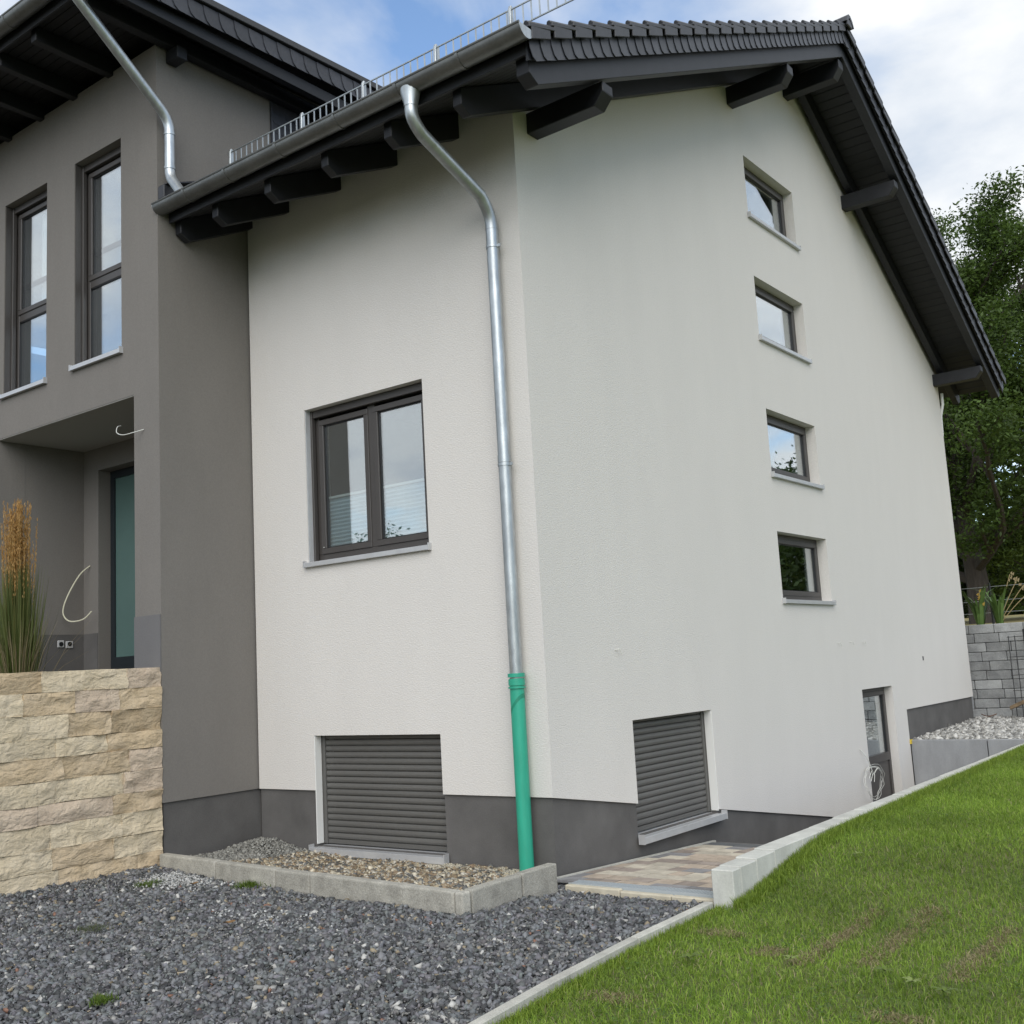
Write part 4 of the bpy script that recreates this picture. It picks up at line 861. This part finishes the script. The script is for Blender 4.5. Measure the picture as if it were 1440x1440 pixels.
# bare streaks
bare=np.zeros(len(xx))
PATCH=((2.55,-.85,.62,.05),(2.87,-.72,.62,.075),(3.34,-.88,.55,.065),(1.9,-1.03,.07,.13),(3.28,-2.1,.07,.12),(1.98,-2.4,.08,.13),(2.35,-1.3,.1,.07))
for bx,by,bl,wd in PATCH:
    wob=.03*np.sin(yy*5+bx*7); bare=np.maximum(bare,np.exp(-((yy-by)/bl)**4-((xx-bx-wob)/wd)**2)*(.72+.28*np.sin(yy*9+bx)))
dens=1-.72*bare; keep=nr.random(len(xx))<dens; xx,yy,lz,bare=xx[keep],yy[keep],lz[keep],bare[keep]
V,F,C=blades(len(xx),xx,yy,lz,.012,.052,.0038,0,1.7,(.09,.18,.012),(.34,.47,.07))
pat=(.5+.5*np.sin(xx*2.3+1.3*np.sin(yy*1.9))*np.sin(yy*2.9+xx))[:,None]; straw=(nr.random(len(xx))<(.03+.09*pat[:,0]*(yy<1)+.5*bare))
Cb=C.reshape(-1,2,3); Cb[:,:,:]*=(.75+.42*pat)[:,None,:]; Cb[straw]=np.array([.40,.34,.19])*nr.uniform(.6,1.2,(straw.sum(),1,1)); 
n2=8000; k2=nr.integers(0,7,n2); k2=np.where(nr.random(n2)<.55,k2%3,k2); pp=np.array(PATCH)[k2]
sx=pp[:,0]+nr.normal(0,.6,n2)*pp[:,3]+.03*np.sin(5*pp[:,1]); sy=pp[:,1]+nr.uniform(-1,1,n2)*pp[:,2]; m2=sx>1.75; sx,sy=sx[m2],sy[m2]
t2=np.clip((sy+.7)/2.1,0,1); t2=t2*t2*(3-2*t2); V2,F2,C2=blades(len(sx),sx,sy,.215*t2+.012*np.clip(sy-1.4,0,None)-.03+.008,.008,.022,.006,0,3.0,(.16,.14,.06),(.42,.36,.20)); bulk('dead_thatch',V2,F2,C2,M_grass)
nl=14000; cxl=1.75+nr.random(nl)*2.6; cyl=-4+9*nr.random(nl)**1.3; cl=np.sin(cxl*6+2*np.sin(cyl*3))*np.sin(cyl*7+cxl*2)+nr.normal(0,.3,nl); k=cl>.45; cxl,cyl=cxl[k],cyl[k]
tl=np.clip((cyl+.7)/2.1,0,1); tl=tl*tl*(3-2*tl); Vl,Fl,Cl=blades(len(cxl),cxl,cyl,.215*tl+.012*np.clip(cyl-1.4,0,None)-.03,.04,.085,.0045,0,1.2,(.08,.16,.012),(.26,.38,.06)); bulk('tall_grass_clumps',Vl,Fl,Cl,M_grass)
ncl=9000; cxl=1.75+nr.random(ncl)*2.6; cyl=-4+7*nr.random(ncl); cl=np.sin(cxl*4.3+1)*np.sin(cyl*3.7+cxl)+nr.normal(0,.25,ncl); k=cl>.55; cxl,cyl=cxl[k],cyl[k]; tl=np.clip((cyl+.7)/2.1,0,1); tl=tl*tl*(3-2*tl)
cen=np.column_stack([cxl,cyl,.215*tl+.012*np.clip(cyl-1.4,0,None)+.004+nr.uniform(-.006,.01,len(cxl))]); cen=np.repeat(cen,3,0)+nr.normal(0,.005,(3*len(cxl),3))*[1,1,.2]; Vc,Fc=quads(len(cen),cen,.016,.9,0)
Vc[:,2]=np.repeat(cen[:,2],4)+(Vc[:,2]-np.repeat(cen[:,2],4))*.25; bulk('clover_patches',Vc,Fc,np.array([.10,.17,.035])*nr.uniform(.7,1.3,(len(cen),1)),M_grass)
bulk('lawn_grass',V,F,Cb.reshape(-1,3),M_grass)
n=26000; y_=nr.uniform(-.45,8.6,n); x_=1.70+np.abs(nr.normal(0,.05,n)); t=np.clip((y_+.7)/2.1,0,1); t=t*t*(3-2*t); z_=.215*t+.012*np.clip(y_-1.4,0,None)-.03
V,F,C=blades(n,x_,y_,z_,.03,.085,.0042,0,.8,(.085,.15,.012),(.30,.40,.06)); bulk('lawn_edge_grass',V,F,C,M_grass)
n=5000; y_=nr.uniform(-4.2,-.45,n); x_=ex(y_)+.064+np.abs(nr.normal(0,.05,n)); V,F,C=blades(n,x_,y_,np.zeros(n)-.03,.015,.06,.0042,0,1.0,(.09,.16,.012),(.32,.42,.06)); bulk('lawn_edge_grass',V,F,C,M_grass)
# weeds
def weed(x,y,z,r_,n,label,cols,leaf=.03,kind='weed'):
    V,F,C=blades(n,x+nr.normal(0,r_*.45,n),y+nr.normal(0,r_*.45,n),np.full(n,z),leaf*.6,leaf*1.6,leaf*.16,0,1.6,*cols)
    o=bulk('weed_tuft',V,F,C,M_grass,None,None); tag(o,label,'weed','weeds in the slate gravel'); return o
wc=((.06,.11,.012),(.15,.22,.03))
weed(-2.95,-1.62,.02,.12,420,'dark green weed tuft beside the white lime crumbs near the sandstone wall',wc)
weed(-2.05,-1.32,.02,.13,320,'green weed tuft against the bed kerb below the front shutter',wc,.035)
weed(-.25,-3.75,.02,.07,240,'bright green weed tuft in the gravel at the bottom of the picture',wc,.03)
weed(-1.95,-2.75,.01,.12,200,'thin grey green weed in the gravel near the left picture edge',((.07,.09,.04),(.13,.15,.07)),.025)
def rosette(x,y,n,ln,label,c=(.10,.17,.035)):
    b=MB(); z=LZ(x,y)+.01
    for i in range(n):
        a=2*math.pi*i/n+rnd.uniform(-.3,.3); l_=ln*rnd.uniform(.7,1.2); up=rnd.uniform(.12,.35)*l_; w_=l_*.17; d=Vector((math.cos(a),math.sin(a),0)); s=Vector((-d.y,d.x,0)); o_=Vector((x,y,z))
        pts=[o_-s*.003,o_+s*.003,o_+d*l_*.4+s*w_+Vector((0,0,up*.9)),o_+d*l_*.8+s*w_*.8+Vector((0,0,up)),o_+d*l_+Vector((0,0,up*.7)),o_+d*l_*.8-s*w_*.8+Vector((0,0,up)),o_+d*l_*.4-s*w_+Vector((0,0,up*.9))]
        b.add(pts,[(0,1,2,6),(2,3,5,6),(3,4,5)])
    me=b.mesh('lawn_weed',fix=False); o=link('lawn_weed',me,mat('weed_leaf_%d'%len(MATS),c,.5,var=.3,vs_=20)); tag(o,label,'weed','broad leaved weeds in the lawn')
for (x,y,n,l_,lb) in [(2.06,-1.70,8,.065,'broad leaved dark weed nearest the lawn edging'),(3.05,-1.5,7,.06,'broad leaved weed at the foot of the middle bare streak'),(2.54,-1.48,6,.05,'small pale weed left of the long bare patch'),(3.40,-1.72,7,.06,'broad weed at the foot of the right bare streak in the lawn'),(3.22,-1.62,6,.06,'pale broad weed between two others at the lower right of the lawn'),(2.13,.69,6,.045,'small weed high up on the lawn near the pale block wall')]:
    rosette(x,y,n,l_,lb,(.085,.13,.012) if n!=6 else (.17,.22,.05))
# ornamental grass on the terrace
og=empty('ornamental_grass',(-4.95,-1.65,1.74),'tall feather reed grass with orange brown plumes above the sandstone wall','ornamental grass')
n=900; x_=-4.98+nr.normal(0,.11,n); y_=-1.65+nr.normal(0,.11,n)
def stalks(n,r0,r1,h0,h1,w_,c0,c1,plume):
    an=nr.uniform(0,2*np.pi,n); rad=np.abs(nr.normal(0,1,n)); bx=-4.98+r0*rad*np.cos(an); by=-1.65+r0*rad*np.sin(an); h=nr.uniform(h0,h1,n); tx=-5.0+(r1*rad)*np.cos(an); ty=-1.65+(r1*rad)*np.sin(an)
    w2=w_*nr.uniform(.6,1.2,n); a2=nr.uniform(0,np.pi,n); px,py=np.cos(a2)*w2/2,np.sin(a2)*w2/2; z0=np.full(n,1.74)
    Vs=[];
    for t,ww_ in ((0,1),(.5,.9),(1,.25)):
        cx=bx+(tx-bx)*t**1.4; cy=by+(ty-by)*t**1.4; cz=z0+h*t; Vs+= [np.stack([cx-px*ww_,cy-py*ww_,cz],1),np.stack([cx+px*ww_,cy+py*ww_,cz],1)]
    V=np.stack(Vs,1).reshape(-1,3); F=(np.array([(0,1,3,2),(2,3,5,4)])[None]+6*np.arange(n)[:,None,None]).reshape(-1,4); t=nr.random((n,1)); C=np.repeat(np.array(c0)*(1-t)+np.array(c1)*t,2,0)
    return V,F,C,(tx,ty,z0+h,(tx-bx)/h,(ty-by)/h)
V,F,C,_=stalks(1700,.07,.12,.5,1.15,.008,(.07,.10,.02),(.17,.19,.06),0); bulk('leaf_blades',V,F,C,M_grass,og,None)
V,F,C,_=stalks(320,.09,.22,.25,.6,.007,(.22,.17,.09),(.34,.28,.17),0); bulk('dry_blades',V,F,C,M_grass,og,None)
V,F,C,tp_=stalks(190,.062,.088,1.10,1.66,.004,(.20,.17,.05),(.30,.22,.08),1); bulk('stems',V,F,C,M_grass,og,None)
tx,ty,tz,sx,sy=tp_; m_=70; k=len(tx); tt=nr.random((k,m_))
cx=tx[:,None]-sx[:,None]*tt*.55*1.3+nr.normal(0,.0045,(k,m_)); cy=ty[:,None]-sy[:,None]*tt*.55*1.3+nr.normal(0,.0045,(k,m_)); cz=tz[:,None]+.12-tt*.52
cen=np.stack([cx,cy,cz],2).reshape(-1,3); nn=len(cen)
a=np.stack([nr.normal(0,.18,nn),nr.normal(0,.18,nn),np.ones(nn)],1); a/=np.linalg.norm(a,axis=1,keepdims=True); bb=np.cross(a,nr.normal(size=(nn,3))); bb/=np.linalg.norm(bb,axis=1,keepdims=True); s=.034
V=np.stack([cen-a*s*.5,cen+bb*.0028,cen+a*s*.5,cen-bb*.0028],1).reshape(-1,3); F=np.arange(4*nn).reshape(nn,4); tv=nr.random((nn,1)); C=np.array([.38,.20,.05])*(1-tv)+np.array([.56,.36,.14])*tv
bulk('plumes',V,F,C,M_grass,og,None)
# sword leaved plants above the block wall
def sword(x,y,z,n,h,label,c,seedhead=None):
    e=empty('sword_leaf_plant',(x,y,z),label,'plant','sword leaved plants above the block wall')
    for i in range(n):
        a=rnd.uniform(0,6.28); l_=h*rnd.uniform(.6,1.1); out=l_*rnd.uniform(.1,.5); d=Vector((math.cos(a),math.sin(a),0)); s=Vector((-d.y,d.x,0))*.026; o_=Vector((x,y,z))+d*.03; b=MB()
        q=[o_,o_+d*out*.3+Vector((0,0,l_*.55)),o_+d*out*.7+Vector((0,0,l_*.85)),o_+d*out*1.3+Vector((0,0,l_*.95))]
        b.add([q[0]-s,q[0]+s,q[1]-s,q[1]+s,q[2]-s*.7,q[2]+s*.7,q[3]],[(0,1,3,2),(2,3,5,4),(4,5,6)]); me=b.mesh('leaf',fix=False); o=link('leaf',me,c); wparent(o,e)
    return e
Ma=mat('sword_leaf',(.08,.14,.03),.5,var=.3,vs_=8); Mb=mat('dry_stalk',(.35,.27,.13),.8)
e=sword(.05,13.0,1.82,26,.8,'green sword leaved plant with dry stalks at the house corner above the block wall',Ma)
e2=sword(.36,13.05,1.82,26,.75,'green sword leaved plant leaning right above the block wall',Ma)
for k in range(4):
    b=MB(); o_=Vector((.30,13.05,1.85)); tpv=Vector((.62+.10*k,13.0,2.75-.1*k)); b.tube(bez([o_,o_.lerp(tpv,.5)+Vector((0,0,.03)),tpv],8),.007,5); b.build('dry_stalk',Mb,e2)
    b=MB()
    for q in range(7): pp=tpv+Vector((rnd.uniform(-.05,.05),rnd.uniform(-.04,.04),rnd.uniform(-.09,.05))); b.add([pp,pp+Vector((.025,.0,.012)),pp+Vector((.01,.01,-.045)),pp+Vector((-.01,-.01,-.015))],[(0,1,2),(0,2,3),(0,3,1),(1,3,2)])
    b.build('seed_head',mat('seed_head_%d'%k,(.30,.24,.13),.8),e2)
b=MB(); b.tube(bez([(.06,13,1.85),(.07,12.98,2.2),(.10,12.97,2.5)],8),.007,5); b.build('dry_stalk',Mb,e)
b=MB(); 
for q in range(10): pp=Vector((.1,12.97,2.45))+Vector((rnd.uniform(-.04,.04),rnd.uniform(-.04,.04),rnd.uniform(-.2,.08))); b.add([pp,pp+Vector((.04,.0,.02)),pp+Vector((.02,.02,-.05)),pp+Vector((-.02,-.02,-.02))],[(0,1,2),(0,2,3),(0,3,1),(1,3,2)])
b.build('seed_head',mat('yellow_seed_head',(.45,.30,.06),.8),e)
# fence in the meadow
fe=empty('wire_fence',(1,24,2),'wire fence with dark steel post between garden and meadow','fence')
for x in (-6,-1.9,.4,3.2,6): MB().tube([(x,22,1.8),(x,22,3.1)],.035,6).build('fence_post',M_black,fe)
for z in (2.35,2.65,3.0): MB().tube([(-8,22,z),(8,22,z)],.008,4).build('wire',M_zinc,fe)
# wire trellis and stick beside the block wall at the right edge
tr=empty('wire_trellis',(1.0,12.3,.3),'dark wire plant trellis leaning against the block wall at the right edge','trellis')
for x in (.62,.72,.86,1.02): MB().tube([(x,12.35,.35),(x-.02,12.45,1.70)],.008,5).build('trellis_wire',M_black,tr)
for z in (.8,1.05,1.35,1.68): MB().tube([(.58,12.44,z),(1.06,12.44,z+.01)],.005,5).build('trellis_wire',M_black,tr)
MB().box((.84,12.40,1.55),(.95,12.43,1.8)).build('hanging_plate',M_black,tr)
tb=MB(); tb.hexa([(.55,12.2,.50),(1.3,12.15,.80),(1.3,12.3,.80),(.55,12.35,.50),(.55,12.2,.56),(1.3,12.15,.88),(1.3,12.3,.88),(.55,12.35,.56)]); tag(tb.build('timber_board',M_timb,None,bevel=.006),'old brown timber board leaning at the block wall by the right edge','board')
fs_=MB(); fs_.tube(bez([(.1,12.2,.44),(.22,12.15,.405),(.34,12.2,.44)],8),.008,5); tag(fs_.build('rusty_hook',M_rust,None),'rusty curved iron piece lying on the white pebbles','iron piece')

for (x,y,l_,lb) in ((-1.0,-2.35,.06,'curled brown dry leaf lying in the middle of the slate gravel'),(-2.45,-1.55,.05,'brown dry leaf on the gravel near the bed kerb')):
    b=MB(); z=.05; b.add([(x-l_,y,z),(x-l_*.3,y-l_*.45,z+.018),(x+l_*.6,y-l_*.35,z+.01),(x+l_,y+.01,z+.02),(x+l_*.5,y+l_*.4,z+.022),(x-l_*.4,y+l_*.4,z+.012),(x,y,z+.002)],[(0,1,6),(1,2,6),(2,3,6),(3,4,6),(4,5,6),(5,0,6)])
    o=link('dry_leaf',b.mesh('dry_leaf',fix=False),mat('dry_leaf_brown_%d'%len(MATS),(.20,.115,.045),.8,var=.3,vs_=30)); tag(o,lb,'leaf')
